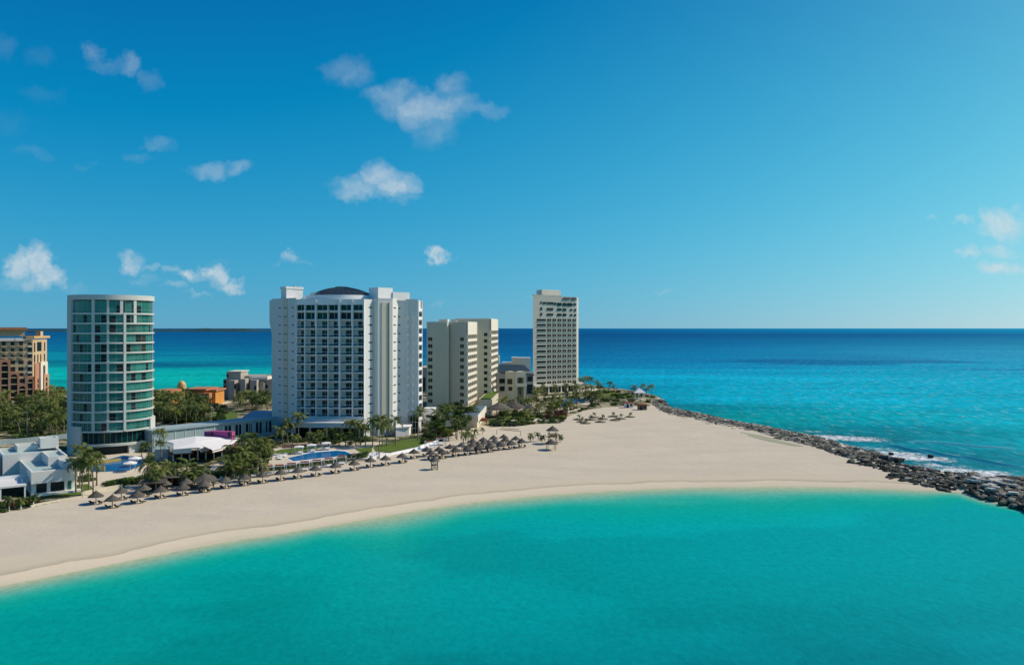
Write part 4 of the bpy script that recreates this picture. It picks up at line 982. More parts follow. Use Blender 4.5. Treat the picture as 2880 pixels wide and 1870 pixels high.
# ---- brown and tan resort at the left edge
bR = empty('resort_building', (X(60, 378), 382, 3), 'tan and terracotta resort block with tall arched balconies at the left edge', 'hotel')
fL = Fr((X(-70, 366), 366), (X(92, 378), 378)); fR = Fr((X(92, 378), 378), (X(132, 392), 392))
zr_ = lambda y, d_=378: zz(900+y/5.944, d_)
mb = MB(); mb.prism([fL.A[:], fL.B[:], fR.B[:], (X(129, 405), 405), (X(-70, 366), 400)], 2.5, zr_(330)); part(mb, 'wall', M['sandrender'], bR)
mb = MB(); fL.box(mb, 0, fL.u(69), zr_(270), zr_(165), -12, -1.5); part(mb, 'penthouse', M['sandrender'], bR)
mb = MB(); fL.box(mb, 0, fL.u(76), zr_(165), zr_(122), -14, .3); fL.box(mb, fL.u(68), fL.L+.4, zr_(312), zr_(292), -3, .5); part(mb, 'roof', M['terraroof'], bR)
mb = MB(); fR.box(mb, -.5, fR.L+1.2, zr_(305), zr_(268), -4, .9); fL.box(mb, fL.u(73), fL.L+.5, zr_(302), zr_(272), -4, .8); part(mb, 'cornice', mat('ochre_cornice', (.62, .40, .17), .8), bR)
mb = MB(); fR.box(mb, fR.u(114), fR.u(121), zr_(268), zr_(190), -2, 0); part(mb, 'chimney', M['sandrender'], bR)
mb = MB()
for q in range(12): p = fL.p(fL.u(76+q*3.0) if q < 6 else fL.L, -.3) if q < 6 else fR.p(fR.u(93+(q-6)*3.6), 0); mb.cyl(p, .1, .1, zr_(268), zr_(200), 4)
fR.box(mb, 0, fR.u(113), zr_(204), zr_(196), -.1, 0); fL.box(mb, fL.u(76), fL.L, zr_(204), zr_(196), -.4, -.3); part(mb, 'pergola', M['glassd'], bR)
def archp(f, mb, uc, w, z0, ztop, n, th=.08, mi=0):
    r = w/2; pts_ = [(uc-r, z0), (uc+r, z0)]+[(uc+r*math.cos(a), ztop-r+r*math.sin(a)) for a in [math.pi*i/8 for i in range(9)]]
    m_ = len(pts_); V = [f.p(u, n, z) for u, z in pts_]+[f.p(u, n+th, z) for u, z in pts_]
    mb.add(V, [tuple(range(m_-1, -1, -1)), tuple(range(m_, 2*m_))]+[(i, (i+1) % m_, m_+(i+1) % m_, m_+i) for i in range(m_)], mi)
def archwall(f, u0, u1, z0, z1, uc, w, ztop, n0, n1, mat_):
    """wall slab with a round-headed opening"""
    mb = MB(); r = w/2; f.box(mb, u0, uc-r, z0, z1, n0, n1); f.box(mb, uc+r, u1, z0, z1, n0, n1)
    for i in range(8):
        a0, a1 = math.pi*i/8, math.pi*(i+1)/8; ua, ub = uc+r*math.cos(a1), uc+r*math.cos(a0); za, zb2 = ztop-r+r*math.sin(a1), ztop-r+r*math.sin(a0)
        V = [f.p(ua, n1, za), f.p(ub, n1, zb2), f.p(ub, n1, z1), f.p(ua, n1, z1), f.p(ua, n0, za), f.p(ub, n0, zb2), f.p(ub, n0, z1), f.p(ua, n0, z1)]
        mb.add(V, [(0, 1, 2, 3), (4, 7, 6, 5), (0, 4, 5, 1), (3, 2, 6, 7)])
    return part(mb, 'arched_wall', mat_, bR)
FPz = 110/5.944/(F/378)
for uc_px, u0p, u1p, ytop, ztp in [(13.5, -6, 29.5, 690, 650), (39.5, 29.5, 54.5, 895, 860), (63, 54.5, 71, 1095, 1060), (86.5, 71, 91.5, 985, 945), (-20, -32, -6, 900, 860), (-50, -70, -32, 690, 650)]:
    u0, u1, uc = fL.u(u0p), fL.u(u1p), fL.u(uc_px); archwall(fL, u0, u1, 2.5, zr_(ztp), uc, 2.6, zr_(ytop), .02, .7, M['terra'])
    mb = MB(); archp(fL, mb, uc, 2.6, 2.5, zr_(ytop), .0, .05); part(mb, 'arched_window', M['glassb'], bR)
    mb = MB(); z = zr_(ytop+50)
    while z > 6: fL.box(mb, uc-1.3, uc+1.3, z-.45, z, .05, .6); z -= 3.05
    part(mb, 'balcony', M['sandrender'], bR)
for px_, y0, y1 in [(62, 360, 430), (62, 470, 530), (62, 575, 620)]:
    for xx in (px_, 210, 352):
        mb = MB(); uc = fL.u(xx/5.944); fL.box(mb, uc-.75, uc+.75, zr_(y1), zr_(y0), 0, .06); part(mb, 'window', M['glassb'], bR)
        mb = MB(); fL.box(mb, uc-1.0, uc+1.0, zr_(y1+12), zr_(y1-6), 0, .7); part(mb, 'balcony', M['sandrender'], bR)
for xx, w in [(20, 1.6), (165, 1.8), (330, 1.8)]:
    mb = MB(); uc = fL.u(xx/5.944); V = [fL.p(uc-w, .02, zr_(300)), fL.p(uc+w, .02, zr_(300)), fL.p(uc+w, 1.1, zr_(345)), fL.p(uc-w, 1.1, zr_(345))]; V2 = [(a, b, c-.12) for a, b, c in V]
    mb.add(V+V2, [(0, 3, 2, 1), (4, 5, 6, 7), (0, 1, 5, 4), (2, 3, 7, 6), (1, 2, 6, 5), (3, 0, 4, 7)]); part(mb, 'awning', M['greyroof'], bR)
for xx, y0, y1 in [(210, 670, 730), (352, 670, 730), (215, 775, 850), (352, 780, 840), (352, 880, 930), (370, 975, 1040)]:
    mb = MB(); uc = fL.u(xx/5.944); fL.box(mb, uc-1.0, uc+1.0, zr_(y1), zr_(y0), 0, .06); part(mb, 'window', M['glassb'], bR)
for yt, yb in [(370, 630), (675, 930)]:
    mb = MB(); archp(fL, mb, fL.u(84), 1.8, zr_(yb), zr_(yt), 0, .06); part(mb, 'arched_window', M['glassb'], bR)
    mb = MB()
    for yy in (430, 545) if yt < 500 else (755, 865): fL.box(mb, fL.u(84)-.9, fL.u(84)+.9, zr_(yy+25), zr_(yy-8), .06, .5)
    part(mb, 'balcony', M['creamlight'], bR)
# right-hand lit front
for xx, w, yt, yb in [(578, 1.3, 370, 530), (745, 1.1, 370, 520), (578, 1.3, 570, 700), (632, 1.1, 570, 710), (680, 1.1, 570, 700), (742, 1.1, 565, 695)]:
    mb = MB(); uc = fR.u(xx/5.944); archp(fR, mb, uc, w, zz(900+yb/5.944, 384), zz(900+yt/5.944, 384), 0, .06); part(mb, 'arched_window', M['glassb'], bR)
mb = MB(); fR.box(mb, fR.u(104), fR.u(116.5), zr_(525), zr_(370), 0, .08); part(mb, 'window', M['glassd'], bR)
mb = MB(); fR.box(mb, fR.u(96), fR.u(107), 2.5, zr_(720), .02, .5); part(mb, 'wall', M['terra'], bR)
archwall(fR, fR.u(107.5), fR.u(127), 2.5, zr_(712), fR.u(117), 2.3, zr_(765), .02, 1.2, M['creamlight'])
mb = MB(); archp(fR, mb, fR.u(117), 2.3, 2.5, zr_(765), .0, .06)
part(mb, 'arched_window', M['redtile'], bR)
fR2 = Fr((X(124, 386), 386), (X(138, 391), 391)); mb = MB(); mb.prism([fR2.A[:], fR2.B[:], (X(135, 398), 398), (X(126, 398), 398)], 2.5, zr_(905, 388)); part(mb, 'turret', mat('pink_terracotta', (.50, .28, .17), .8), bR)
for i, (yt, yb) in enumerate([(955, 1015), (1030, 1110), (1130, 1205)]):
    mb = MB(); (archp(fR2, mb, fR2.L/2, 1.5, zz(900+yb/5.944, 388), zz(900+yt/5.944, 388), .0, .07)) ; part(mb, 'arched_window', M['glassb'], bR)
for i, yt in enumerate((975, 1060, 1155, 1250)):
    mb = MB(); uc = fR.u(104); archp(fR, mb, uc, 1.1, zz(900+(yt+70)/5.944, 384), zz(900+yt/5.944, 384), .5, .07); part(mb, 'arched_window', M['dark'], bR)
mb = MB(); fL.box(mb, fL.u(33), fL.u(82), 3, zr_(1340), .7, 5); part(mb, 'ground_floor', M['cream'], bR)

# ---- white modern villa at the lower left
O_ = Vector((-109.9, 184)); th = math.radians(38); ux = Vector((math.cos(th), math.sin(th))); vx = Vector((-math.sin(th), math.cos(th)))
vl = empty('villa', (O_.x, O_.y, 3), 'white flat-roofed modern beach house with terraces at the lower left', 'house')
def vbox(mb, u0, u1, v0, v1, z0, z1, mi=0):
    q = [O_+ux*u+vx*v for u, v in [(u0, v0), (u1, v0), (u1, v1), (u0, v1)]]; mb.prism([(a.x, a.y) for a in q], z0, z1, mi)
def roofed(u0, u1, v0, v1, z0, zt, pw=.35, ph=.7):
    mb = MB(); vbox(mb, u0, u1, v0, v1, z0, zt-ph)
    vbox(mb, u0, u1, v0, v0+pw, zt-ph, zt); vbox(mb, u0, u1, v1-pw, v1, zt-ph, zt); vbox(mb, u0, u0+pw, v0+pw, v1-pw, zt-ph, zt); vbox(mb, u1-pw, u1, v0+pw, v1-pw, zt-ph, zt)
    part(mb, 'wing', M['villa_white'], vl); mb = MB(); vbox(mb, u0+pw+.01, u1-pw-.01, v0+pw+.01, v1-pw-.01, zt-ph, zt-ph+.06); part(mb, 'roof', M['greenroof'], vl)
roofed(0, 9.0, 1.2, 22, 2.4, 7.9); roofed(4.9, 9.02, 11.6, 22.02, 2.4, 9.6); roofed(7.0, 9.05, 5.0, 11.55, 2.4, 8.9, .25, .4)
roofed(-3.5, 9.3, 22.1, 36, 2.4, 9.5); roofed(5.4, 9.6, 28, 32, 9.5, 12.2); roofed(0.5, 5.2, 30, 36.1, 2.4, 10.4)
roofed(-14, -3.8, 24, 36, 2.4, 8.6)
# oversailing fascia along the front, glazed room below
mb = MB(); vbox(mb, -.15, 9.3, 0, 1.25, 5.2, 7.95); part(mb, 'fascia', M['villa_white'], vl)
for a, b in [(1.0, 3.1), (3.9, 6.7), (7.4, 8.2)]:
    mb = MB(); vbox(mb, a, b, 1.12, 1.2, 2.9, 5.2); part(mb, 'window', M['glasst'] if a > 7 else M['glassd'], vl)
mb = MB(); vbox(mb, -.2, 10, -.9, 1.2, 2.4, 2.9); part(mb, 'plinth', M['villa_white'], vl)
mb = MB(); vbox(mb, -11, -1.2, -1, 8, 5.1, 5.5); part(mb, 'terrace_roof', M['villa_white'], vl)
mb = MB(); vbox(mb, -11, -1.6, 1.5, 1.7, 2.6, 5.1); part(mb, 'terrace_glazing', M['glassd'], vl)
mb = MB()
for a in (-10.8, -6.2, -1.5): vbox(mb, a-.15, a+.15, -.9, -.6, 2.2, 5.1)
part(mb, 'column', M['whitep'], vl)
mb = MB(); vbox(mb, -9, 0, 8, 8.3, 5.5, 6.4)
part(mb, 'terrace_parapet', M['whitep'], vl)
for q in range(9): mb = MB(); vbox(mb, -8.9+q, -8.84+q, 1, 1.1, 5.5, 6.5); part(mb, 'railing_post', M['whitep'], vl)

# ---- teal-roofed pool house and white kiosk among the trees right of the hotel
th_ = empty('pool_house', (X(1262, 312), 312, 3), 'pale teal-roofed pool house half hidden by trees below the cream blocks', 'building')
mb = MB(); x0, x1 = X(1238, 312), X(1286, 312); mb.box(x0+.6, x1-.6, 311, 318, 2.6, 7.4); part(mb, 'wall', M['white'], th_)
mb = MB(); mb.add([(x0, 310, 7.4), (x1, 310, 7.4), (x1-1.5, 315, 10.6), (x0+2, 315, 10.6), (x0, 320, 7.4), (x1, 320, 7.4)], [(0, 1, 2, 3), (3, 2, 5, 4), (0, 3, 4), (1, 5, 2), (0, 4, 5, 1)]); part(mb, 'roof', M['greenroof'], th_)
mb = MB(); mb.box(X(1288, 314), X(1308, 314), 313, 319, 2.6, 8.6); part(mb, 'side_room', M['greenroof'], th_)
wk = empty('white_outbuilding', (X(1204, 318), 320, 3), 'small white outbuilding in the gap at the right foot of the white hotel', 'building')
mb = MB(); mb.box(X(1190, 318), X(1222, 318), 318, 325, 2.6, 9.0); part(mb, 'wall', M['bright'], wk)
mb = MB(); mb.box(X(1196, 316), X(1230, 316), 316, 318, 2.6, 6.6); part(mb, 'porch', M['bright'], wk)
# ================================================================== planting
def to_mesh(mb, name, mats, smooth=False):
    o = mb.build(name, mats, None, smooth); m_ = o.data; bpy.data.objects.remove(o); return m_
def palm_crown(seed, R=3.2, nf=22, droop=1.0):
    r = random.Random(seed); mb = MB()
    for i in range(nf):
        a = 2*math.pi*(i/nf)+r.uniform(-.2, .2); el = r.choice([1.15, .8, .45, .15, -.15])+r.uniform(-.15, .15); L = R*r.uniform(.82, 1.12)
        ca, sa = math.cos(a), math.sin(a); pts_ = []; x_, z_ = 0.05, 0; an = el
        n = 7
        for s_ in range(n+1):
            pts_.append((x_, z_)); x_ += L/n*math.cos(an); z_ += L/n*math.sin(an); an -= droop*(.24+.05*s_)
        side = Vector((-sa, ca, 0)); P_ = [Vector((ca*x__, sa*x__, z__)) for x__, z__ in pts_]
        for s_ in range(n):
            w = .05; mb.add([P_[s_]-side*w, P_[s_]+side*w, P_[s_+1]+side*w*.7, P_[s_+1]-side*w*.7], [(0, 1, 2, 3)])
        m = 15
        for k in range(m):
            t = .12+.86*k/(m-1); f = t*n; j = min(int(f), n-1); base = P_[j].lerp(P_[j+1], f-j); tan = (P_[j+1]-P_[j]).normalized()
            ln = .78*math.sin(math.pi*min(1, .18+t*.85))**.6*R/3.2*r.uniform(.8, 1.15)
            for sg in (-1, 1):
                dr = (side*sg*.85+tan*.55+Vector((0, 0, -.35-.35*r.random()))).normalized()
                tip = base+dr*ln; w = tan*.10
                mid = base.lerp(tip, .5)+Vector((0, 0, .05))
                mb.add([base-w, base+w, mid+w*.9, mid-w*.9], [(0, 1, 2, 3)]); mb.add([mid-w*.9, mid+w*.9, tip], [(0, 1, 2)])
    return to_mesh(mb, 'crown', M['palm'])
def palm_crown_lit(seed): return palm_crown(seed)
CROWNS = [palm_crown(s, 4.1, n_, d_) for s, n_, d_ in ((1, 17, .95), (2, 15, .8), (3, 18, 1.1), (4, 14, .7), (5, 19, 1.0))]
SMALL = [palm_crown(s, 1.7, 13, .9) for s in (11, 12)]
CY = []
for c in CROWNS[:2]:
    m_ = c.copy(); m_.materials.clear(); m_.materials.append(M['ylw']); CY.append(m_)
def trunk_mesh(seed, lean):
    r = random.Random(seed); mb = MB(); n = 8
    p_ = [Vector((lean*(t/n)**2, .25*lean*math.sin(t/n*2), t/n)) for t in range(n+1)]
    V = []; k_ = 8
    for i, q in enumerate(p_):
        rr = .20-.09*i/n+(.07 if i == 0 else 0)
        V += [(q.x+rr*math.cos(2*math.pi*k/k_), q.y+rr*math.sin(2*math.pi*k/k_), q.z) for k in range(k_)]
    mb.add(V, [(i*k_+k, i*k_+(k+1) % k_, (i+1)*k_+(k+1) % k_, (i+1)*k_+k) for i in range(n) for k in range(k_)])
    return to_mesh(mb, 'trunk', M['trunk'], True), p_[-1]
TRUNKS = [trunk_mesh(i, l) for i, l in enumerate((.0, .5, -.6, 1.1))]
def leafcloud(seed, blobs, n, sz, m_, name='crown'):
    r = random.Random(seed); V = []; Fc = []
    for i in range(n):
        b = r.choice(blobs); dv = Vector((r.gauss(0, 1), r.gauss(0, 1), r.gauss(0, 1))).normalized(); q = r.random()**.45
        c = Vector(b[0])+Vector((dv.x*b[1], dv.y*b[1], dv.z*b[2]))*q
        a = Vector((r.gauss(0, 1), r.gauss(0, 1), r.gauss(0, .6))).normalized(); w = a.cross(dv+Vector((.01, .02, .03))).normalized(); s_ = sz*r.uniform(.6, 1.4)
        k = len(V); V += [c-a*s_-w*s_*.5, c+a*s_-w*s_*.5, c+a*s_*.8+w*s_*.6, c-a*s_*.8+w*s_*.6]; Fc.append((k, k+1, k+2, k+3))
    mb = MB(); mb.add(V, Fc); return to_mesh(mb, name, m_)
TREEC = []
for s in range(4):
    r = random.Random(50+s); bl = [((r.uniform(-1.7, 1.7), r.uniform(-1.7, 1.7), r.uniform(-.9, 1.3)), r.uniform(.8, 1.4), r.uniform(.6, 1.1)) for _ in range(9)]
    TREEC.append(leafcloud(s, bl, 1500, .17, M['leaf']))
TREEY = leafcloud(9, [((0, 0, 0), 1.8, 1.2), ((1, .6, .6), 1.2, .9), ((-1.1, .2, .4), 1.2, .9)], 1300, .17, M['ylw'])
SHRUB = [leafcloud(20+s, [((0, 0, .45), 1.0, .55), ((.8, .3, .35), .7, .45), ((-.7, -.3, .4), .75, .5)], 420, .13, [M['leaf'], M['leaf'], M['ylw'], M['redleaf']][s], 'shrub') for s in range(4)]
mb = MB(); mb.cyl((0, 0), .22, .13, 0, 1.0, 8)
for a in range(5): mb.tube([(0, 0, .75), (.5*math.cos(a*1.26), .5*math.sin(a*1.26), 1.1), (1.2*math.cos(a*1.26), 1.2*math.sin(a*1.26), 1.35)], [.09, .06, .03], 5)
TREET = to_mesh(mb, 'trunk', M['trunk'])
ORD = ['first','second','third','fourth','fifth','sixth','seventh','eighth','ninth','tenth','eleventh','twelfth','thirteenth','fourteenth','fifteenth','sixteenth','seventeenth','eighteenth','nineteenth','twentieth','twenty-first','twenty-second','twenty-third','twenty-fourth','twenty-fifth','twenty-sixth','twenty-seventh','twenty-eighth','twenty-ninth','thirtieth']+['thirty-'+o for o in ('first','second','third','fourth','fifth','sixth','seventh','eighth','ninth')]+['fortieth']+['forty-'+o for o in ('first','second','third','fourth','fifth','sixth','seventh','eighth','ninth')]
TENS = ['twent', 'thirt', 'fort', 'fift', 'sixt', 'sevent', 'eight']; ORD = ORD[:19]
for t_ in TENS:
    ORD.append(t_+'ieth'); ORD += [t_+'y-'+o for o in ('first','second','third','fourth','fifth','sixth','seventh','eighth','ninth')]
def flush(items, fmt, group, cat):
    """label a row of look-alikes by their order from the left"""
    items = sorted(items, key=lambda o: o.location.x/o.location.y)
    n = len(items)
    for i, o in enumerate(items):
        if n == 1: w = 'only'
        elif i == 0: w = 'leftmost'
        elif i == n-1: w = 'rightmost'
        else: w = ORD[i]+' from left'
        tag(o, fmt.replace('#', w), cat, group)
def palm(px, py, h, R=1.0, k=None, yellow=False, small=False, loc=None):
    p = loc if loc is not None else G(px, py); k = random.randrange(1000) if k is None else k
    e = bpy.data.objects.new('palm_tree', None); COL.objects.link(e); e.location = (p.x, p.y, p.z-.1); e.rotation_euler = (0, 0, random.uniform(0, 6.28)); e.empty_display_size = .4
    if small:
        t, top = TRUNKS[0]; inst(t, 'trunk', e, sc=(.5, .5, h)); inst(SMALL[k % 2], 'crown', e, (0, 0, h), k, R)
    else:
        t, top = TRUNKS[k % 4]; s_ = 1.0; inst(t, 'trunk', e, sc=(1, 1, h)); inst((CY if yellow else CROWNS)[k % (2 if yellow else 5)], 'crown', e, (top.x, top.y, h), k*1.7, R)
    return e
def palmc(px, pyc, pyb, R=1.0, **k):
    """crown centre at pyc, foot at pyb"""
    p = G(px, pyb); h = max(1.5, (pyb-pyc)*p.y/F); return palm(px, pyb, h, R, **k)
def tree(px, py, h, R=1.0, kind=0, loc=None):
    p = loc if loc is not None else G(px, py); e = bpy.data.objects.new('broadleaf_tree', None); COL.objects.link(e); e.location = (p.x, p.y, p.z-.1); e.rotation_euler = (0, 0, random.uniform(0, 6.28))
    inst(TREET, 'trunk', e, sc=(1, 1, h*.72)); inst(TREEY if kind else random.choice(TREEC), 'crown', e, (0, 0, h), random.uniform(0, 6), R); return e
def shrub(px, py, s=1.0, k=0, name='shrub', loc=None, zs=1):
    p = loc if loc is not None else G(px, py); return inst(SHRUB[k], name, None, (p.x, p.y, p.z-.05), random.uniform(0, 6.28), (s, s, s*zs))

# big palms by the lagoon pool
L_ = [palmc(*a) for a in [(224,1262,1372,.95),(250,1279,1378,1.0),(272,1285,1366,.9),(214,1300,1386,.9),(262,1300,1392,.9)]]
L_.append(palmc(231, 1290, 1392, 1.05, k=0))
flush(L_, 'tall coconut palm in the clump beside the villa, #', 'palms beside the villa', 'palm')
L_ = [palmc(*a) for a in [(447,1214,1284,.85),(419,1250,1290,.75),(395,1262,1300,.6),(455,1245,1300,.6)]]
flush(L_, 'palm at the foot of the round tower near the pool bar, #', 'palms by the round tower foot', 'palm')
L_ = [palmc(*a) for a in [(414,1300,1362,.9),(431,1312,1366,.95),(455,1322,1372,.8),(474,1306,1352,.8),(491,1318,1362,.8),(510,1330,1366,.7),(526,1304,1350,.9),(549,1312,1356,.8),(563,1322,1362,.8),(577,1332,1366,.7),(440,1340,1382,.7),(540,1336,1370,.7)]]
flush(L_, 'coconut palm in the grove in front of the white tent roof, #', 'palms before the pool bar', 'palm')
L_ = [palmc(*a) for a in [(635,1308,1350,.9),(652,1290,1340,.9),(656,1262,1322,.9),(682,1236,1310,1.0),(680,1272,1326,1.0),(703,1288,1330,.9),(726,1232,1296,1.0),(721,1262,1312,1.0),(738,1304,1340,.85),(756,1256,1290,.95),(703,1318,1352,.8),(672,1318,1352,.85),(700,1256,1300,.95),(744,1268,1306,.9),(718,1300,1336,.9),(742,1240,1288,.9),(664,1300,1336,.9)]]
flush(L_, 'coconut palm in the grove between the pool bar and the long pool, #', 'palms between bar and pool', 'palm')
L_ = [palmc(x, a, b, r_, yellow=True) for x, a, b, r_ in [(650,1312,1350,.7),(690,1300,1345,.7),(664,1284,1340,.6)]]
flush(L_, 'yellow-green young palm in the grove beside the long pool, #', 'yellow palms', 'palm')
L_ = [palmc(*a) for a in [(840,1170,1240,1.0),(810,1188,1244,1.0),(796,1208,1250,.9),(824,1196,1242,.8)]]
flush(L_, 'dark shaded palm against the left base of the white hotel, #', 'dark palms at hotel base', 'palm')
L_ = [palmc(*a) for a in [(819,1229,1279,.7),(889,1230,1260,.7),(937,1210,1252,.95),(952,1226,1256,.8),(988,1189,1252,1.05),(1014,1196,1252,1.05),(972,1222,1254,.8),(925,1228,1254,.7),(1002,1222,1256,.8),(868,1222,1254,.8),(905,1216,1252,.85),(1028,1206,1252,.9)]]
flush(L_, 'palm in the row behind the long pool at the hotel front, #', 'palms behind the long pool', 'palm')
L_ = [palmc(*a) for a in [(1048,1184,1258,.95),(1075,1176,1256,1.05),(1066,1196,1290,.9),(1088,1192,1254,.95),(1113,1184,1252,1.0),(1175,1160,1240,1.05)]]
flush(L_, 'tall palm before the right wing of the white hotel, #', 'palms before the right wing', 'palm')
L_ = [palmc(*a, small=True) for a in [(26,1402,1436,1.1),(59,1406,1431,1.0),(94,1396,1424,1.0)]]
flush(L_, 'young palm with white-painted trunk at the sand edge by the villa, #', 'young palms by the villa', 'palm')
for e in L_:
    mb = MB(); mb.cyl((0, 0), .14, .13, -.1, 1.1, 8); o = mb.build('painted_collar', M['whitep']); o.parent = e
L_ = [palmc(*a, small=True) for a in [(1493,1224,1244,1.15),(1513,1220,1241,1.15),(1525,1229,1248,1.1),(1576,1226,1243,1.1)]]
flush(L_, 'slender young palm on open sand near the lifeguard huts, #', 'young palms near the huts', 'palm')
L_ = [palmc(*a, small=True) for a in [(1336,1212,1225,1.2),(1357,1205,1221,.9)]]
flush(L_, 'wind-blown young palm on sand by the volleyball court, #', 'young palms by the court', 'palm')
L_ = [palmc(80, 1186, 1229, .8)]; flush(L_, 'lone pale palm on a bare trunk behind the white villa roof', None, 'palm')

def scatter(poly, n, mind, seed=0):
    r = random.Random(seed); xs_ = [p[0] for p in poly]; ys_ = [p[1] for p in poly]; out = []; t = 0
    W_ = [tuple(G(a, b)[:2]) for a, b in poly]; wx0, wx1 = min(p[0] for p in W_), max(p[0] for p in W_); wy0, wy1 = min(p[1] for p in W_), max(p[1] for p in W_)
    while len(out) < n and t < n*60:
        t += 1; x_, y_ = r.uniform(wx0, wx1), r.uniform(wy0, wy1)
        if not bool(pip(W_, np.array([x_]), np.array([y_]))[0]): continue
        if any((x_-a[0])**2+(y_-a[1])**2 < mind*mind for a in out): continue
        out.append((x_, y_))
    return [Vector((a, b, gz(a, b))) for a, b in out]
def thicket(poly, n, mind, hr, R, label, group, seed=0, ty=.0, tr=.0):
    r = random.Random(seed+77); A_, B_ = [], []
    for p in scatter(poly, n, mind, seed):
        if r.random() < tr: e = tree(0, 0, r.uniform(*hr)*.6, r.uniform(*R)*.9, loc=p); A_.append(e)
        else: e = palm(0, 0, r.uniform(*hr), r.uniform(*R), yellow=r.random() < ty, loc=p); B_.append(e)
    if A_: flush(A_, label.replace('palm', 'leafy tree')+', #', group+' (trees)', 'tree')
    flush(B_, label+', #', group, 'palm')
thicket([(-60,1262),(-60,1150),(196,1150),(196,1236),(110,1236)], 60, 4.2, (4.5, 9), (.95, 1.25), 'palm in the thicket left of the round tower', 'thicket left of the round tower', 1, .0, .25)
thicket([(436,1196),(436,1150),(500,1140),(560,1150),(585,1180),(560,1196)], 46, 3.8, (4.5, 8), (.85, 1.15), 'palm in the thicket between round tower and hotel', 'thicket between tower and hotel', 2, .06, .2)
thicket([(664,1158),(672,1132),(768,1132),(768,1158)], 20, 4.6, (4.5, 7.5), (.9, 1.15), 'palm in the clump before the grey concrete building', 'palms before the grey building', 3, .05, .15)
L_ = [palmc(500,1112,1150,1.0), palmc(607,1098,1130,.8), palmc(484,1122,1150,.9), palmc(452,1120,1160,.9)]
flush(L_, 'dark palm silhouetted against the orange arcade, #', 'palms at the orange arcade', 'palm')
# mixed garden between the hotel and the headland
L_ = [tree(*a) for a in [(1244,1205,6.5,1.15),(1236,1222,4.5,1.0),(1258,1196,7,1.2),(1298,1196,7.5,1.2),(1290,1210,6,1.2),(1325,1198,6.0,1.25),(1272,1214,4.5,1.1),(1298,1222,4,1.0),(1216,1214,4.5,1.0),(1310,1212,4.5,1.0),(1335,1188,4.5,.9),(1282,1232,4,.9),(1226,1232,4,.9)]]
flush(L_, 'dark broadleaf tree in the garden right of the white hotel, #', 'trees right of the hotel', 'tree')
L_ = [tree(1240,1236,3.5,1.0,1), tree(1262,1240,3.2,.8,1), tree(1214,1222,3.0,.8,1)]
flush(L_, 'yellow-green bushy tree at the lawn end right of the hotel, #', 'yellow-green trees', 'tree')
L_ = [palmc(*a) for a in [(1228,1160,1215,.95),(1250,1150,1210,.9),(1302,1222,1256,.7),(1316,1212,1252,.75),(1330,1226,1244,.5),(1285,1182,1236,.8),(1310,1178,1236,.8),(1275,1150,1205,.9),(1200,1190,1230,.7)]]
flush(L_, 'palm standing among the trees right of the white hotel, #', 'palms among the trees', 'palm')
thicket([(1392,1196),(1400,1150),(1480,1118),(1600,1112),(1690,1108),(1690,1140),(1600,1165),(1575,1186),(1470,1196)], 66, 4.0, (2.6, 6.0), (.55, .9), 'small palm in gardens below the tall tower', 'palms in the tower gardens', 4, .22, .22)
L_ = [palmc(*a) for a in [(1530,1084,1118,.8),(1562,1084,1120,.75),(1592,1082,1118,.75),(1618,1080,1112,.85),(1648,1092,1124,.8),(1506,1100,1128,.7),(1440,1108,1140,.7),(1575,1112,1150,.9),(1548,1122,1160,.9),(1622,1108,1144,.8)]]
flush(L_, 'palm rising before the foot of the tall tower, #', 'palms before the tower', 'palm')
L_ = [palmc(*a) for a in [(1634,1068,1098,.9),(1648,1062,1098,.9),(1662,1066,1100,.9),(1681,1074,1100,.8),(1640,1076,1098,.8)]]
flush(L_, 'dark palm on the shore just right of the tall tower, #', 'palms right of the tower', 'palm')
L_ = [palmc(1712,1076,1100,.75), palmc(1728,1086,1100,.55), palmc(1782,1088,1118,.9), palmc(1810,1086,1118,.8), palmc(1818,1094,1118,.6), palmc(1832,1086,1118,.85)]
flush(L_, 'palm standing alone against the sea near the white gazebo, #', 'palms near the gazebo', 'palm')
# shrubs and hedges
def bushes(poly, n, mind, s, label, group, seed=0, kinds=(0, 1, 2)):
    r = random.Random(seed)
    pl = scatter(poly, n, mind, seed)
    if label is None:
        V, Fc, mi = [], [], []
        for p in pl:
            sc = r.uniform(*s); kk = r.choice(kinds); me = SHRUB[kk]; Mx = Matrix.Translation(p) @ Matrix.Rotation(r.uniform(0, 6.28), 4, 'Z') @ Matrix.Diagonal((sc, sc, sc, 1)); b = len(V)
            V += [tuple(Mx @ v.co) for v in me.vertices]; Fc += [tuple(b+i for i in q.vertices) for q in me.polygons]
        mb = MB(); mb.add(V, Fc); o = mb.build('undergrowth', M['leaf']); tag(o, kind='stuff'); return
    flush([shrub(0, 0, r.uniform(*s), r.choice(kinds), loc=p) for p in pl], label+', #', group, 'shrub')
bushes([(1392,1199),(1400,1160),(1480,1130),(1600,1120),(1680,1112),(1840,1118),(1840,1140),(1690,1142),(1600,1170),(1575,1190),(1470,1197)], 26, 2.2, (.5, 1.1), None, None, 55, (0, 1))
bushes([(1392,1199),(1400,1160),(1480,1130),(1600,1120),(1680,1112),(1840,1118),(1840,1140),(1690,1142),(1600,1170),(1575,1190),(1470,1197)], 48, 2.6, (1.0, 1.8), 'low shrub in the gardens behind the wide beach', 'garden shrubs behind the beach', 5, (0, 0, 1, 2))
bushes([(1536,1180),(1536,1160),(1590,1158),(1586,1176)], 9, 2.0, (1.2, 1.9), 'rusty red-brown shrub below the tall tower', 'red shrubs', 6, (3,))
bushes([(1640,1104),(1700,1098),(1840,1112),(1836,1124),(1700,1118)], 26, 2.6, (.8, 1.5), 'shrub on the grassy headland by the white gazebo', 'headland shrubs', 7, (0, 2, 3))
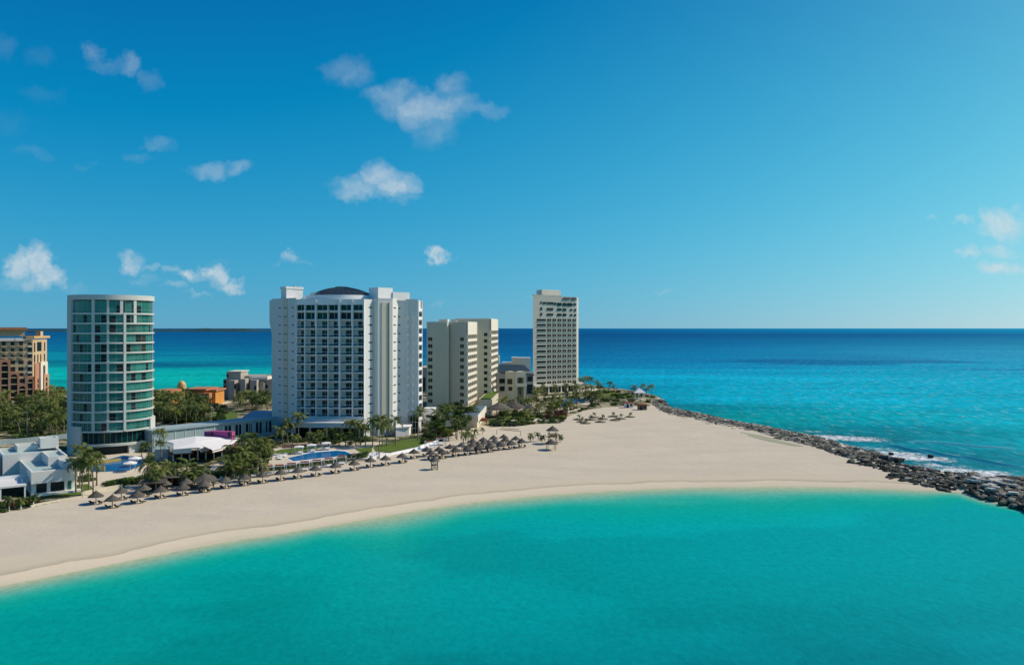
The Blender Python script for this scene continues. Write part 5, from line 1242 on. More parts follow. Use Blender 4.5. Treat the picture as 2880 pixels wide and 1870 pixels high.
bushes([(-60,1450),(-60,1425),(10,1418),(110,1402),(96,1420),(20,1438)], 26, 1.5, (.6, 1.1), 'mixed red and green shrub at the sand edge before the villa', 'shrubs before the villa', 8, (0, 3, 1))
bushes([(205,1345),(250,1340),(262,1352),(215,1358)], 8, 1.5, (.7, 1.1), 'dark shrub between the villa and the lagoon pool', 'shrubs by the lagoon pool', 9, (0, 1))
bushes([(280,1366),(400,1345),(480,1338),(640,1330),(640,1341),(470,1350),(340,1368)], 40, 1.8, (.8, 1.5), None, None, 10, (0, 1))
bushes([(640,1336),(650,1290),(700,1250),(760,1250),(760,1300),(740,1330)], 46, 2.0, (1.0, 1.8), None, None, 11, (0, 1, 2))
bushes([(196,1240),(60,1240),(-40,1266),(-40,1150),(196,1120)], 60, 3.0, (1.6, 2.8), None, None, 12, (0, 1))
bushes([(436,1200),(436,1140),(570,1140),(640,1150),(640,1178),(600,1196)], 60, 3.0, (1.4, 2.6), None, None, 13, (0, 1))
bushes([(780,1250),(800,1215),(1000,1215),(1040,1240),(1040,1252),(900,1252)], 34, 2.2, (.9, 1.6), None, None, 14, (0, 1))
bushes([(1180,1250),(1200,1216),(1330,1190),(1290,1206),(1240,1240)], 34, 2.2, (1, 1.8), 'bush under the trees right of the white hotel', 'bushes right of the hotel', 15, (0, 1))
bushes([(1380,1199),(1384,1182),(1480,1178),(1590,1172),(1582,1188),(1460,1198)], 40, 2.2, (.7, 1.2), 'rounded clipped shrub along the beach front of the tower gardens', 'clipped shrubs', 16, (0, 1))
thicket([(-60,1150),(-60,1118),(196,1118),(196,1150)], 26, 6, (5, 8), (1.1, 1.4), 'distant palm beneath the terracotta resort', 'palms beneath the resort', 17, 0, .3)

# clipped hedge between pool and beach
hp = [G(760, 1322), G(850, 1312), G(930, 1303), G(1000, 1293), G(1034, 1287)]
V = []; Fc = []; r = random.Random(3)
for i in range(4200):
    q = r.random()*4; j = int(q); c = hp[j].lerp(hp[j+1], q-j); big = 1.7 if q > 2.3 else .8
    u = r.uniform(-1, 1); w = r.random(); c = c+Vector((u*.2, u*1.1+.4, 0)); c.z += r.random()**.6*(1.0 if big < 1 else 2.0)*(1-.3*abs(u))
    a = Vector((r.gauss(0, 1), r.gauss(0, 1), r.gauss(0, 1))).normalized(); b = a.orthogonal().normalized(); s_ = .14*r.uniform(.7, 1.3); k = len(V)
    V += [c-a*s_, c-b*s_, c+a*s_, c+b*s_]; Fc.append((k, k+1, k+2, k+3))
mb = MB(); mb.add(V, Fc); hedge = mb.build('hedge', M['leaf']); tag(hedge, 'long green hedge between the long blue pool and the beach cabanas', 'hedge')

# ================================================================== pools, lawns, paths
def B1(l): return [(760+a/4.958, 1130+b/4.958) for a, b in l]
def Z2(l): return [(a/4.292, 1100+b/4.292) for a, b in l]
sheet('pool_terrace', [(752,1318),(764,1262),(960,1243),(1040,1258),(1080,1272),(1040,1287),(860,1312)], M['pave'], .05)
sheet('pool_kerb', B1([(215,785),(560,700),(930,672),(1050,685),(1165,735),(1160,755),(700,800),(320,850)]), M['whitep'], .10, 'structure')
sheet('long_pool_water', B1([(245,787),(570,712),(930,684),(1040,694),(1140,735),(1130,748),(700,788),(330,832)]), M['pool'], .15)
sheet('lawn', B1([(40,700),(150,665),(540,625),(700,640),(560,690),(330,715),(120,730)]), M['lawn'], .10)
sheet('lawn', B1([(1440,650),(1500,600),(2180,480),(2380,510),(2330,570),(1700,700),(1480,705)]), M['lawn'], .10)
sheet('lawn', B1([(1180,660),(1420,625),(1420,700),(1330,730),(1230,690)]), M['lawn'], .09)
sheet('path', B1([(1200,600),(1330,560),(1750,560),(2350,440),(2400,500),(1500,598),(1440,640),(1180,655)]), M['pave'], .07)
sheet('beach_path', B1([(1000,790),(1180,735),(1440,715),(1760,712),(2380,560),(2420,600),(2000,700),(1500,775),(1370,800)]), M['whitep'], .11)
sheet('deck', B1([(160,640),(190,595),(620,590),(560,625),(180,650)]), M['deck'], .13)
sheet('lagoon_pool_water', Z2([(1060,930),(1150,870),(1480,780),(1720,790),(1730,890),(1560,960),(1250,975),(1120,975)]), M['pool'], .12)
sheet('lagoon_terrace', Z2([(860,1010),(1060,900),(1240,800),(1300,745),(1760,745),(1800,960),(1700,1090),(1300,1180),(1130,1200),(860,1140)]), M['pave'], .05)
sheet('lawn', Z2([(1260,1090),(1600,1030),(1690,1060),(1520,1110),(1330,1130)]), M['lawn'], .11)
sheet('lawn', Z2([(860,1140),(1050,1120),(1140,1180),(1010,1250),(480,1290),(440,1320),(400,1340),(560,1260),(860,1200)]), M['lawn'], .11)
sheet('lawn', [(582,1180),(600,1162),(668,1156),(668,1182),(640,1186)], M['lawn'], .11)
sheet('lawn', [(30,1224),(45,1214),(105,1216),(110,1228)], M['lawn'], .11)
sheet('lawn', [(1640,1105),(1700,1094),(1760,1110),(1830,1118),(1760,1122),(1690,1112)], M['lawn'], .11)
sheet('road', [(582,1142),(640,1128),(655,1130),(600,1150)], M['pave'], .13)
sheet('garden_path', [(1385,1160),(1400,1128),(1440,1110),(1452,1113),(1420,1138),(1404,1158)], M['pave'], .13)
sheet('court_lawn', [(1380,1190),(1390,1178),(1450,1166),(1540,1170),(1500,1186),(1420,1195)], M['lawn'], .10)
sheet('garden_pool_water', [(1474,1141),(1486,1136),(1498,1137),(1496,1145),(1484,1147)], M['pool'], .13)
sheet('garden_pool_water', [(1555,1132),(1575,1124),(1640,1119),(1680,1120),(1650,1128),(1590,1142),(1566,1142)], M['pool'], .13)
for pl in ([(1540,1160),(1600,1146),(1640,1150),(1600,1160)], [(1630,1098),(1660,1092),(1700,1094),(1660,1102)], [(1500,1120),(1560,1112),(1640,1110),(1560,1118)], [(1440,1150),(1500,1143),(1530,1150),(1470,1158)], [(1480,1182),(1540,1174),(1560,1180),(1500,1188)], [(1600,1130),(1660,1132),(1690,1126),(1650,1140)], [(1415,1185),(1450,1180),(1455,1184),(1420,1189)], [(590,1322),(600,1308),(618,1303),(618,1310),(600,1326)]): sheet('path', pl, M['pave'], .12)

# garden retaining walls
def wall(name, px_line, h, w, m_, label, cat='wall'):
    pl = [G(a, b) for a, b in px_line]; mb = MB()
    for a, b in zip(pl[:-1], pl[1:]):
        f = Fr(a[:2], b[:2]); z = min(a.z, b.z)-.3; f.box(mb, -.0, f.L, z, max(a.z, b.z)+h, -w, 0)
    o = mb.build(name, m_); tag(o, label, cat); return o
wall('garden_wall', [(234,1398),(236,1393),(300,1380),(345,1372)], .9, .4, M['tanstrip'], 'low stone garden wall behind the leftmost beach umbrellas')
wall('garden_wall', [(88,1426),(100,1422),(170,1408),(232,1398)], .35, .35, M['tanstrip'], 'low grassy kerb wall along the sand in front of the villa')
wall('garden_wall', [(1036,1296),(1100,1281),(1180,1262),(1240,1240)], .7, .25, M['whitep'], 'low white wall along the beach below the hotel lawn')
wall('boundary_wall', [(-40,1262),(0,1252),(80,1244),(196,1232)], 1.6, .3, M['bluegrey'], 'long grey boundary wall behind the white villa')
wall('planter', Z2([(1090,890),(1210,880),(1330,860),(1460,840)]), .7, .8, mat('ochre_wall', (.45, .33, .06), .8), 'ochre planter wall crossing the lagoon pool', 'planter')
wall('waterfall_wall', Z2([(1215,970),(1262,968)]), 1.3, 1.0, mat('ochre_stone', (.45, .32, .12), .8), 'short ochre stone block at the near edge of the lagoon pool', 'wall')

# ================================================================== beach furniture
def thatch_cone(R, z0, z1, n=18, seed=0):
    r = random.Random(seed); mb = MB(); L = 4; rings = []
    for i in range(L):
        ra = R*(i+1)/L*1.04; rb = R*i/L*.92+.04; za = z1-(z1-z0)*((i+1)/L)-.04; zb = z1-(z1-z0)*(i/L)+.03
        V = [(rb*math.cos(2*math.pi*k/n), rb*math.sin(2*math.pi*k/n), zb) for k in range(n)]
        V += [(ra*(1+r.uniform(-.04, .05))*math.cos(2*math.pi*k/n), ra*(1+r.uniform(-.04, .05))*math.sin(2*math.pi*k/n), za-r.uniform(0, .10)) for k in range(n)]
        V += [(rb*.8*math.cos(2*math.pi*k/n), rb*.8*math.sin(2*math.pi*k/n), zb-.14) for k in range(n)]
        mb.add(V, [(k, n+k, n+(k+1) % n, (k+1) % n) for k in range(n)]+[(2*n+(k+1) % n, n+(k+1) % n, n+k, 2*n+k) for k in range(n)])
    mb.cyl((0, 0), .10, .02, z1-.05, z1+.22, 6)
    return mb
TH = [to_mesh(thatch_cone(1.5, 1.55, 2.65, 18, s), 'thatch_roof', M['thatch']) for s in range(3)]
mb = MB(); mb.cyl((0, 0), .09, .07, -.3, 2.45, 8)
for a in range(6): mb.tube([(0, 0, 2.3), (1.2*math.cos(a*1.047), 1.2*math.sin(a*1.047), 1.85)], .025, 4)
POLE = to_mesh(mb, 'pole', M['post'])
mb = MB(); mb.box(-.33, .33, -.2, 1.0, .30, .36)
for q in range(7): mb.box(-.33, .33, -.2+q*.165, -.2+q*.165+.11, .36, .39)
SEAT = to_mesh(mb, 'seat', M['wood'])
mb = MB(); mb.add([(-.33, -.2, .34), (.33, -.2, .34), (.33, -.72, .92), (-.33, -.72, .92), (-.33, -.26, .30), (.33, -.26, .30), (.33, -.78, .88), (-.33, -.78, .88)], [(0, 1, 2, 3), (7, 6, 5, 4), (0, 4, 5, 1), (2, 6, 7, 3), (1, 5, 6, 2), (0, 3, 7, 4)])
BACK_ = to_mesh(mb, 'backrest', M['wood'])
mb = MB(); mb.box(-.03, .03, -.03, .03, -.05, .30); LEG = to_mesh(mb, 'leg', M['wood'])
def palapa(px, py, s=1.0):
    p = G(px, py); e = bpy.data.objects.new('beach_umbrella', None); COL.objects.link(e); e.location = p; e.rotation_euler = (0, 0, random.uniform(0, 6)); e.scale = (s, s, s)
    inst(POLE, 'pole', e); inst(random.choice(TH), 'thatch_roof', e, (0, 0, 0), random.uniform(0, 6)); return e
def lounger(x_, y_, rz, lab, grp):
    e = bpy.data.objects.new('sun_lounger', None); COL.objects.link(e); e.location = (x_, y_, gz(x_, y_)+.03); e.rotation_euler = (0, 0, rz)
    inst(SEAT, 'seat', e); inst(BACK_, 'backrest', e)
    for a, b in [(-.28, -.1), (.28, -.1), (-.28, .9), (.28, .9)]: inst(LEG, 'leg', e, (a, b, 0))
    tag(e, lab, 'sun lounger', grp); return e
ap = lambda l: [(x_/7+1160, (y_+172)/7+1180) for x_, y_ in l]
U1 = [(270,1416),(316,1427),(386,1414),(452,1400),(514,1392),(575,1383),(634,1372),(688,1364),(739,1357),(790,1350),(838,1344),(888,1338),(943,1330),(996,1322),(1042,1313),(1084,1308),(1131,1301)]+ap([(30,590),(370,610),(590,590),(850,550),(1080,520),(1310,490),(1530,460),(1740,420),(1950,400),(2150,370)])
U2 = [(341,1404),(405,1395),(463,1380),(524,1376),(589,1362)]+ap([(280,545),(520,540),(740,490),(970,450),(1180,370),(1180,440),(1395,340),(1405,400),(1600,300),(1620,370),(1800,280),(1830,340),(2035,315),(1290,430),(1510,395)])
a_ = [palapa(x_, y_, 1.1) for x_, y_ in U1]; b_ = [palapa(x_, y_, 1.08) for x_, y_ in U2]
flush(a_, 'thatched beach umbrella in the front row on the sand, #', 'front row of thatched umbrellas', 'beach umbrella')
flush(b_, 'thatched beach umbrella in the second row behind, #', 'second row of thatched umbrellas', 'beach umbrella')
for row, nm in ((a_, 'front-row'), (b_, 'second-row')):
    items = sorted(row, key=lambda o: o.location.x/o.location.y)
    for i, o in enumerate(items):
        w = 'leftmost' if i == 0 else ('rightmost' if i == len(items)-1 else ORD[i])
        dx = Vector((.9, .25)); c = Vector((o.location.x, o.location.y))
        for sg, sd_ in ((-1, 'left'), (1, 'right')):
            q = c+dx*sg*.95+Vector((.2, -.3)); tl = '' if w in ('leftmost', 'rightmost') else ' from left'
            lounger(q.x, q.y, -.25+random.uniform(-.2, .2), f'dark {sd_} lounger under the {w} {nm} umbrella{tl}', 'dark loungers under the umbrellas')
# white-framed cabanas with reddish thatch
def cabana(px, py, i):
    p = G(px, py); e = empty('cabana', p, '', 'cabana', 'white-framed cabanas behind the umbrellas', rz=.28)
    for a in (-1.3, 1.3):
        for b in (-1.1, 1.1):
            mb = MB(); mb.box(a-.07, a+.07, b-.07, b+.07, -.3, 2.3); o = mb.build('post', M['whitep'], e)
    mb = MB(); mb.box(-1.5, 1.5, -1.17, -1.03, 2.2, 2.34); mb.box(-1.5, 1.5, 1.03, 1.17, 2.2, 2.34); mb.box(-1.37, -1.23, -1.03, 1.03, 2.2, 2.34); mb.box(1.23, 1.37, -1.03, 1.03, 2.2, 2.34); mb.build('frame', M['whitep'], e)
    mb = MB(); mb.prism([(-1.1, -.9), (1.1, -.9), (1.1, 1.0), (-1.1, 1.0)], 2.36, 2.44)
    for q in range(7): mb.box(-1.1+q*.32, -.95+q*.32, -1.0, 1.1, 2.44, 2.50+.03*(q % 2))
    mb.build('roof', M['redtile'], e)
    mb = MB(); mb.box(-.95, .95, -.8, .9, .25, .5, 0); mb.box(-.95, .95, .55, .9, .5, .72); mb.build('bed', M['fabric'], e)
    return e
L_ = [cabana(x_, y_, i) for i, (x_, y_) in enumerate([(675,1345),(711,1341),(754,1336),(786,1333),(820,1328),(857,1323),(891,1318),(925,1313),(960,1306),(1208,1262),(1240,1252)])]
flush(L_, 'white-posted cabana with red-brown slatted top behind the umbrellas, #', 'white-framed cabanas behind the umbrellas', 'cabana')
# poolside daybeds with white square canopies
def daybed(px, py):
    p = G(px, py); e = empty('daybed', p, '', 'daybed', 'white daybeds by the long pool', rz=.2)
    for a in (-1.1, 1.1):
        for b in (-1.0, 1.0): mb = MB(); mb.box(a-.05, a+.05, b-.05, b+.05, 0, 2.2); mb.build('post', M['whitep'], e)
    mb = MB(); V = [(-1.4, -1.3, 2.2), (1.4, -1.3, 2.2), (1.4, 1.3, 2.2), (-1.4, 1.3, 2.2), (0, 0, 2.55), (-1.4, -1.3, 1.95), (1.4, -1.3, 1.95), (1.4, 1.3, 1.95), (-1.4, 1.3, 1.95)]
    mb.add(V, [(0, 1, 4), (1, 2, 4), (2, 3, 4), (3, 0, 4), (5, 6, 1, 0), (6, 7, 2, 1), (7, 8, 3, 2), (8, 5, 0, 3)]); mb.build('canopy', M['fabric'], e)
    mb = MB(); mb.box(-1, 1, -.9, .9, .2, .55); mb.box(-1, 1, .5, .9, .55, .8); mb.build('mattress', M['fabric'], e); return e
L_ = [daybed(x_, y_) for x_, y_ in [(841,1276),(876,1271),(917,1265)]]
flush(L_, 'white canopied daybed beside the long blue pool, #', 'white daybeds by the long pool', 'daybed')
# white tilted parasols by the lagoon pool
for i, (x_, y_, lab) in enumerate([(380,1312,'large white parasol beside the lagoon pool, farther one'), (366,1326,'large white parasol at the near edge of the lagoon pool')]):
    p = G(x_, y_); e = empty('parasol', p, lab, 'parasol'); mb = MB(); mb.cyl((0, 0), .05, .05, 0, 2.6, 6); mb.build('pole', M['whitep'], e)
    mb = MB(); n = 8; V = [(0, 0, 2.9)]+[(1.8*math.cos(2*math.pi*k/n), 1.8*math.sin(2*math.pi*k/n), 2.35) for k in range(n)]+[(1.8*math.cos(2*math.pi*k/n), 1.8*math.sin(2*math.pi*k/n), 2.15) for k in range(n)]
    mb.add(V, [(0, 1+k, 1+(k+1) % n) for k in range(n)]+[(1+n+k, 1+n+(k+1) % n, 1+(k+1) % n, 1+k) for k in range(n)]); mb.build('canopy', M['fabric'], e)
# stacks of white sun beds along the garden edge (small, in pairs)
mb = MB(); mb.box(-.35, .35, -1, 1, .22, .36); mb.add([(-.35, -1, .36), (.35, -1, .36), (.35, -1.4, .85), (-.35, -1.4, .85), (-.35, -1.08, .3), (.35, -1.08, .3), (.35, -1.48, .8), (-.35, -1.48, .8)], [(0, 1, 2, 3), (7, 6, 5, 4), (0, 4, 5, 1), (2, 6, 7, 3), (1, 5, 6, 2), (0, 3, 7, 4)])
WS = to_mesh(mb, 'mattress', M['fabric']); mb = MB()
for a in (-.3, .3):
    for b in (-.9, .9): mb.box(a-.03, a+.03, b-.03, b+.03, 0, .22)
mb.box(-.33, .33, -.03, .03, .1, .14); WL = to_mesh(mb, 'frame', M['whitep'])
L_ = []
for (x_, y_) in B1([(60,780),(110,800),(150,760),(200,770),(20,800)])+[(436,1372),(556,1356),(568,1352),(448,1369),(610,1352)]+B1([(1420,760),(1450,770),(1480,745)])+[(782,1286),(790,1292),(798,1284)]:
    p = G(x_, y_); e = bpy.data.objects.new('white_sunbed', None); COL.objects.link(e); e.location = (p.x, p.y, p.z+.1); e.rotation_euler = (0, 0, random.uniform(2.2, 3.4)); inst(WS, 'mattress', e); inst(WL, 'frame', e); L_.append(e)
flush(L_, 'white cushioned sunbed behind the umbrella rows, #', 'white sunbeds', 'sunbed')
# lifeguard tower: square legs, braces, platform, thatch
def guard(px, py, s, h, label, open_=False):
    p = G(px, py); e = empty('lifeguard_hut', p, label, 'lifeguard hut', rz=.15)
    for a in (-s, s):
        for b in (-s, s): mb = MB(); mb.box(a-.08, a+.08, b-.08, b+.08, -.3, h); mb.build('leg', M['post'], e)
    mb = MB()
    if not open_:
        mb.box(-s-.1, s+.1, -s-.1, s+.1, h*.48, h*.52); mb.build('platform', M['post'], e)
        for sg in (-1, 1):
            mb = MB(); mb.tube([(-s, sg*s, 0), (s, sg*s, h*.45)], .06, 5); mb.tube([(s, sg*s, 0), (-s, sg*s, h*.45)], .06, 5); mb.build('brace', M['post'], e)
            mb = MB(); mb.tube([(sg*s, -s, 0), (sg*s, s, h*.45)], .06, 5); mb.build('brace', M['post'], e)
            mb = MB(); mb.box(-s, s, sg*s-.03, sg*s+.03, h*.68, h*.72); mb.build('rail', M['post'], e)
            mb = MB(); mb.box(sg*s-.03, sg*s+.03, -s, s, h*.68, h*.72); mb.build('rail', M['post'], e)
    r_ = thatch_cone(s*1.75, h-.15, h+1.3, 16, int(px)); r_.build('thatch_roof', M['thatch'], e); return e
guard(1222, 1320, .85, 2.6, 'cross-braced wooden lifeguard tower with thatched top out on open sand')
gg = guard(1554, 1247, 1.25, 4.6, 'tall thatched lookout hut on stilts, the farther of two on the sand')
mb = MB(); mb.box(-1.3, 1.3, -1.32, -1.26, 2.4, 3.2); mb.box(-3.6, -1.3, -.2, .2, 2.2, 2.35); mb.build('panel', mat('bamboo', (.28, .20, .07), .8, .2, [4], .3), gg)
guard(1550, 1265, 1.25, 2.2, 'open-sided thatched shelter nearest in front of the stilted lookout hut', True)
# thatched pavilions in the gardens
def pal2(px, py, r_, h, label):
    p = G(px, py); e = empty('thatched_pavilion', p, label, 'pavilion'); n = 7
    for k in range(n): mb = MB(); a = 2*math.pi*k/n; mb.cyl((r_*.75*math.cos(a), r_*.75*math.sin(a)), .13, .11, -.3, h*.55, 6); mb.build('post', M['post'], e)
    thatch_cone(r_, h*.5, h, 22, int(px)).build('thatch_roof', M['thatch'], e); return e
pal2(1404, 1172, 6.0, 6.5, 'broad grey thatched pavilion below the cream blocks')
pal2(1446, 1165, 5.5, 6.0, 'broad grey thatched pavilion among palms below the low loggia building')
pal2(1492, 1170, 4.0, 5.0, 'grey thatched pavilion beside the small blue garden pool')
pal2(1236, 1224, 3.0, 4.0, 'thatched pavilion half hidden under the trees right of the hotel')
pal2(575, 1370, 3.0, 3.6, 'wide thatched shelter just behind the umbrellas below the pool bar'); pal2(725, 1330, 2.6, 4.0, 'thatched shelter under the palms left of the long pool')
# pool kiosk roofs with brown boards under the grove
for x_, y_, w, lab in [(468,1368,4.5,'low grey-brown-roofed beach bar under the palms, left part'), (520,1362,4.5,'low grey-brown-roofed beach bar under the palms, right part'), (430,1384,3,'small grey-brown-roofed kiosk behind the left umbrellas')]:
    p = G(x_, y_); e = empty('beach_bar', p, lab, 'bar', rz=.25); mb = MB(); mb.add([(-w, -1.2, 2.3), (w, -1.2, 2.3), (w, 1.4, 2.9), (-w, 1.4, 2.9), (-w, -1.2, 2.2), (w, -1.2, 2.2), (w, 1.4, 2.8), (-w, 1.4, 2.8)], [(0, 1, 2, 3), (7, 6, 5, 4), (0, 4, 5, 1), (2, 6, 7, 3), (1, 5, 6, 2), (0, 3, 7, 4)]); mb.build('roof', M['thatch'], e)
    mb = MB(); mb.box(-w+.3, w-.3, 1.0, 1.2, -.3, 2.6); mb.build('back_wall', M['wood'], e)
    for q in range(4): mb = MB(); mb.box(-w+.2+q*(2*w-.4)/3-.08, -w+.2+q*(2*w-.4)/3+.08, -1, -.84, -.3, 2.25); mb.build('post', M['post'], e)
# gazebo on the point
p = G(1798, 1122); e = empty('gazebo', p, 'white pyramid-roofed gazebo on the headland against the turquoise sea', 'gazebo')
for a, b in [(-2.4, -2.4), (2.4, -2.4), (2.4, 2.4), (-2.4, 2.4), (0, -2.4), (0, 2.4)]: mb = MB(); mb.cyl((a, b), .14, .14, 0, 3.6, 8); mb.build('post', M['whitep'], e)
mb = MB(); mb.add([(-3.1, -3.1, 3.5), (3.1, -3.1, 3.5), (3.1, 3.1, 3.5), (-3.1, 3.1, 3.5), (0, 0, 5.9), (-3.1, -3.1, 3.3), (3.1, -3.1, 3.3), (3.1, 3.1, 3.3), (-3.1, 3.1, 3.3)], [(0, 1, 4), (1, 2, 4), (2, 3, 4), (3, 0, 4), (5, 6, 1, 0), (6, 7, 2, 1), (7, 8, 3, 2), (8, 5, 0, 3), (8, 7, 6, 5)]); mb.build('roof', M['fabric'], e)
mb = MB(); mb.cyl((0, 0), 3.3, 3.3, -.4, .1, 16); mb.build('floor', M['pave'], e)
mb = MB(); mb.box(-2.4, 2.4, -2.44, -2.36, .8, .9); mb.box(-2.44, -2.36, -2.36, 2.36, .8, .9); mb.build('railing', M['whitep'], e)
# two beach shacks near the start of the rocks
for x_, y_, lab in [(1768,1146,'small white-sided beach shack with a brown roof, left of the pair by the rocks'), (1806,1152,'brown-roofed beach shack nearest the start of the rock groyne')]:
    p = G(x_, y_); e = empty('beach_shack', p, lab, 'shack', rz=.1); mb = MB(); mb.box(-1.9, 1.9, -1.4, 1.4, -.2, 2.2); mb.build('wall', M['whitep'] if x_ < 1800 else M['post'], e)
    mb = MB(); mb.prism([(-2.3, -1.9), (2.3, -1.9), (2.3, 1.8), (-2.3, 1.8)], 2.2, 2.4); mb.box(-2.0, 2.0, -1.5, 1.5, 2.4, 2.65); mb.build('roof', M['redtile'], e)
    mb = MB(); mb.box(-1.4, -.3, -1.45, -1.4, .1, 1.8); mb.build('door', M['dark'], e); mb = MB(); mb.box(.3, 1.5, -1.45, -1.4, .8, 1.8); mb.build('window', M['dark'], e)
# rusty panel structure by the trees
p = G(1343, 1196); e = empty('red_awning', p, 'rust-red slatted shelter where the beach meets the garden right of the trees', 'shelter', rz=.3); mb = MB(); mb.prism([(-3.3, -1.8), (3.3, -1.8), (3.3, 1.8), (-3.3, 1.8)], 2.6, 2.8); mb.box(-3.3, 3.3, -1.86, -1.8, 1.7, 2.6); mb.build('roof', M['redrock'], e)
for a in (-3.1, 3.1): mb = MB(); mb.box(a-.1, a+.1, -1.7, -1.5, -.3, 2.6); mb.build('post', M['post'], e)
# beach buggies parked at the garden edge
def buggy(px, py, label, rz):
    p = G(px, py); e = empty('beach_buggy', p, label, 'buggy', rz=rz)
    mb = MB(); mb.box(-1.5, 1.5, -.7, .7, .45, .95); mb.box(-1.5, -.7, -.7, .7, .95, 1.2); mb.box(.2, .5, -.65, .65, .95, 1.5); mb.build('body', M['dark'], e)
    mb = MB(); mb.box(-.7, 1.4, -.75, .75, 2.0, 2.08)
    for a in (-.6, 1.3):
        for b in (-.65, .65): mb.cyl((a, b), .03, .03, .95, 2.0, 5)
    mb.build('canopy', M['dark'], e)
    for a in (-1.0, 1.0):
        for b in (-.78, .78):
            mb = MB(); V = [(a+.38*math.cos(t), b+w, .38+.38*math.sin(t)) for w in (-.12, .12) for t in [2*math.pi*k/14 for k in range(14)]]; mb.add(V, [tuple(range(14)), tuple(range(27, 13, -1))]+[(k, 14+k, 14+(k+1) % 14, (k+1) % 14) for k in range(14)]); mb.build('wheel', M['wood'], e)
buggy(1397, 1199, 'dark canopied beach buggy parked below the clipped shrubs, left of two', .1); buggy(1441, 1199, 'dark low beach buggy parked below the clipped shrubs, right of two', -.1)
# volleyball court ropes and nets on the sand
mb = MB()
for a, b in [((1404,1208),(1462,1213)), ((1410,1205),(1460,1208))]:
    A_, B_ = G(*a), G(*b); mb.tube([A_+Vector((0, 0, .1)), B_+Vector((0, 0, .1))], .10, 5)
o = mb.build('court_rope', M['post']); tag(o, 'dark ropes marking the sand court behind the rear umbrellas', 'rope')
for i, (x_, y_) in enumerate([(1397,1220),(1464,1224)]):
    p = G(x_, y_); e = empty('net_post', p, ['left', 'right'][i]+' thin post of the sand court behind the rear umbrellas', 'net post', 'court posts'); mb = MB(); mb.cyl((0, 0), .08, .08, 0, 1.6, 6); mb.cyl((0, 0), .5, .1, -.1, .15, 8); mb.build('pole', M['post'], e)
# planted rings on the sand
RING = []
for i, (x_, y_) in enumerate([(1636,1187),(1670,1174),(1695,1179),(1689,1187),(1724,1172),(1746,1178),(1772,1173),(1627,1180),(1662,1181),(1730,1182),(1647,1191)]):
    p = G(x_, y_); e = bpy.data.objects.new('planted_ring', None); COL.objects.link(e); e.location = p; RING.append(e)
    mb = MB(); mb.cyl((0, 0), 2.4, 2.1, -.2, .28, 18); mb.build('bed', mat('ring_soil%d' % i, (.16, .14, .09), .9) if i == 0 else bpy.data.materials['ring_soil0'], e)
    inst(SMALL[i % 2], 'crown', e, (.2, 0, 1.6), i, .75); inst(TRUNKS[0][0], 'trunk', e, (.2, 0, 0), 0, (.4, .4, 1.6)); inst(SHRUB[i % 3], 'plant', e, (-.5, .2, .2), i, .45)
flush(RING, 'round planted bed with a tiny palm on the far sand, #', 'planted rings on the sand', 'plant bed')
# street lamps
def lamp(px, py, h, label):
    p = G(px, py); e = empty('street_lamp', p, label, 'street lamp', 'lamps'); mb = MB(); mb.cyl((0, 0), .09, .05, 0, h, 6); mb.build('pole', M['mull'], e); mb = MB(); mb.box(-.9, .1, -.1, .1, h, h+.1); mb.build('lamp_head', M['whitep'], e)
lamp(595, 1192, 11, 'thin pale lamp post rising from the thicket left of the white hotel'); lamp(76, 1232, 9, 'thin pale lamp post behind the villa roofs'); lamp(619, 1140, 9, 'thin lamp post beside the road by the orange arcade')

# ================================================================== rocks of the groyne
def rock_mesh(seed, flat=.7):
    r = random.Random(seed); bm = bmesh.new(); bmesh.ops.create_cube(bm, size=1.0)
    bmesh.ops.subdivide_edges(bm, edges=bm.edges[:], cuts=2, use_grid_fill=True)
    o_ = Vector((seed*3.1, seed*1.7, 0))
    for v in bm.verts:
        n_ = v.co.normalized(); v.co = v.co.lerp(n_*.6, .42); v.co += n_*(mnoise.noise(v.co*1.7+o_)*.26+mnoise.noise(v.co*4.5+o_)*.09); v.co.z *= flat
    me = bpy.data.meshes.new('boulder'); bm.to_mesh(me); bm.free(); return me
def rockmat():
    m_ = bpy.data.materials.new('limestone'); m_.use_nodes = True; k = NT(m_.node_tree); b = k.nt.nodes['Principled BSDF']; b.inputs['Roughness'].default_value = .9; b.inputs['Specular IOR Level'].default_value = .15
    geo = k.n('ShaderNodeNewGeometry').outputs['Position']; oi = k.n('ShaderNodeObjectInfo').outputs['Random']
    at = k.n('ShaderNodeAttribute', attribute_name='tone').outputs['Fac']
    q = k.noise(geo, .75, 3, .5); q2 = k.noise(geo, 2.5, 5, .7)
    f = k.m('ADD', k.m('MULTIPLY_ADD', oi, .75, -.25), k.m('ADD', at, k.m('MULTIPLY_ADD', q, .9, -.33)))
    c = k.ramp(f, [(0, (.04, .043, .033)), (.3, (.14, .138, .108)), (.6, (.27, .26, .205)), (.82, (.46, .43, .35)), (1, (.68, .63, .54))])
    c = k.mix(1.0, c, k.m('MULTIPLY_ADD', q2, .9, .55), 'MULTIPLY')
    # dark wet algae band at the waterline
    sz = k.n('ShaderNodeSeparateXYZ'); k.link(geo, sz.inputs[0]); wl = k.m('MULTIPLY_ADD', k.m('ADD', sz.outputs[2], k.m('MULTIPLY', q2, .5)), -1.6, 1.5, clamp=True)
    k.link(k.mix(k.m('MULTIPLY', wl, .8), c, (.022, .026, .02, 1)), b.inputs['Base Color'])
    bn = k.n('ShaderNodeBump'); bn.inputs['Strength'].default_value = .7; bn.inputs['Distance'].default_value = .15; k.link(q2, bn.inputs['Height']); k.link(bn.outputs[0], b.inputs['Normal']); return m_
RM = rockmat(); ROCKS = [rock_mesh(s, f) for s, f in [(1, .75), (2, .7), (3, .8), (4, .6), (5, .7), (6, .65), (7, .8)]]
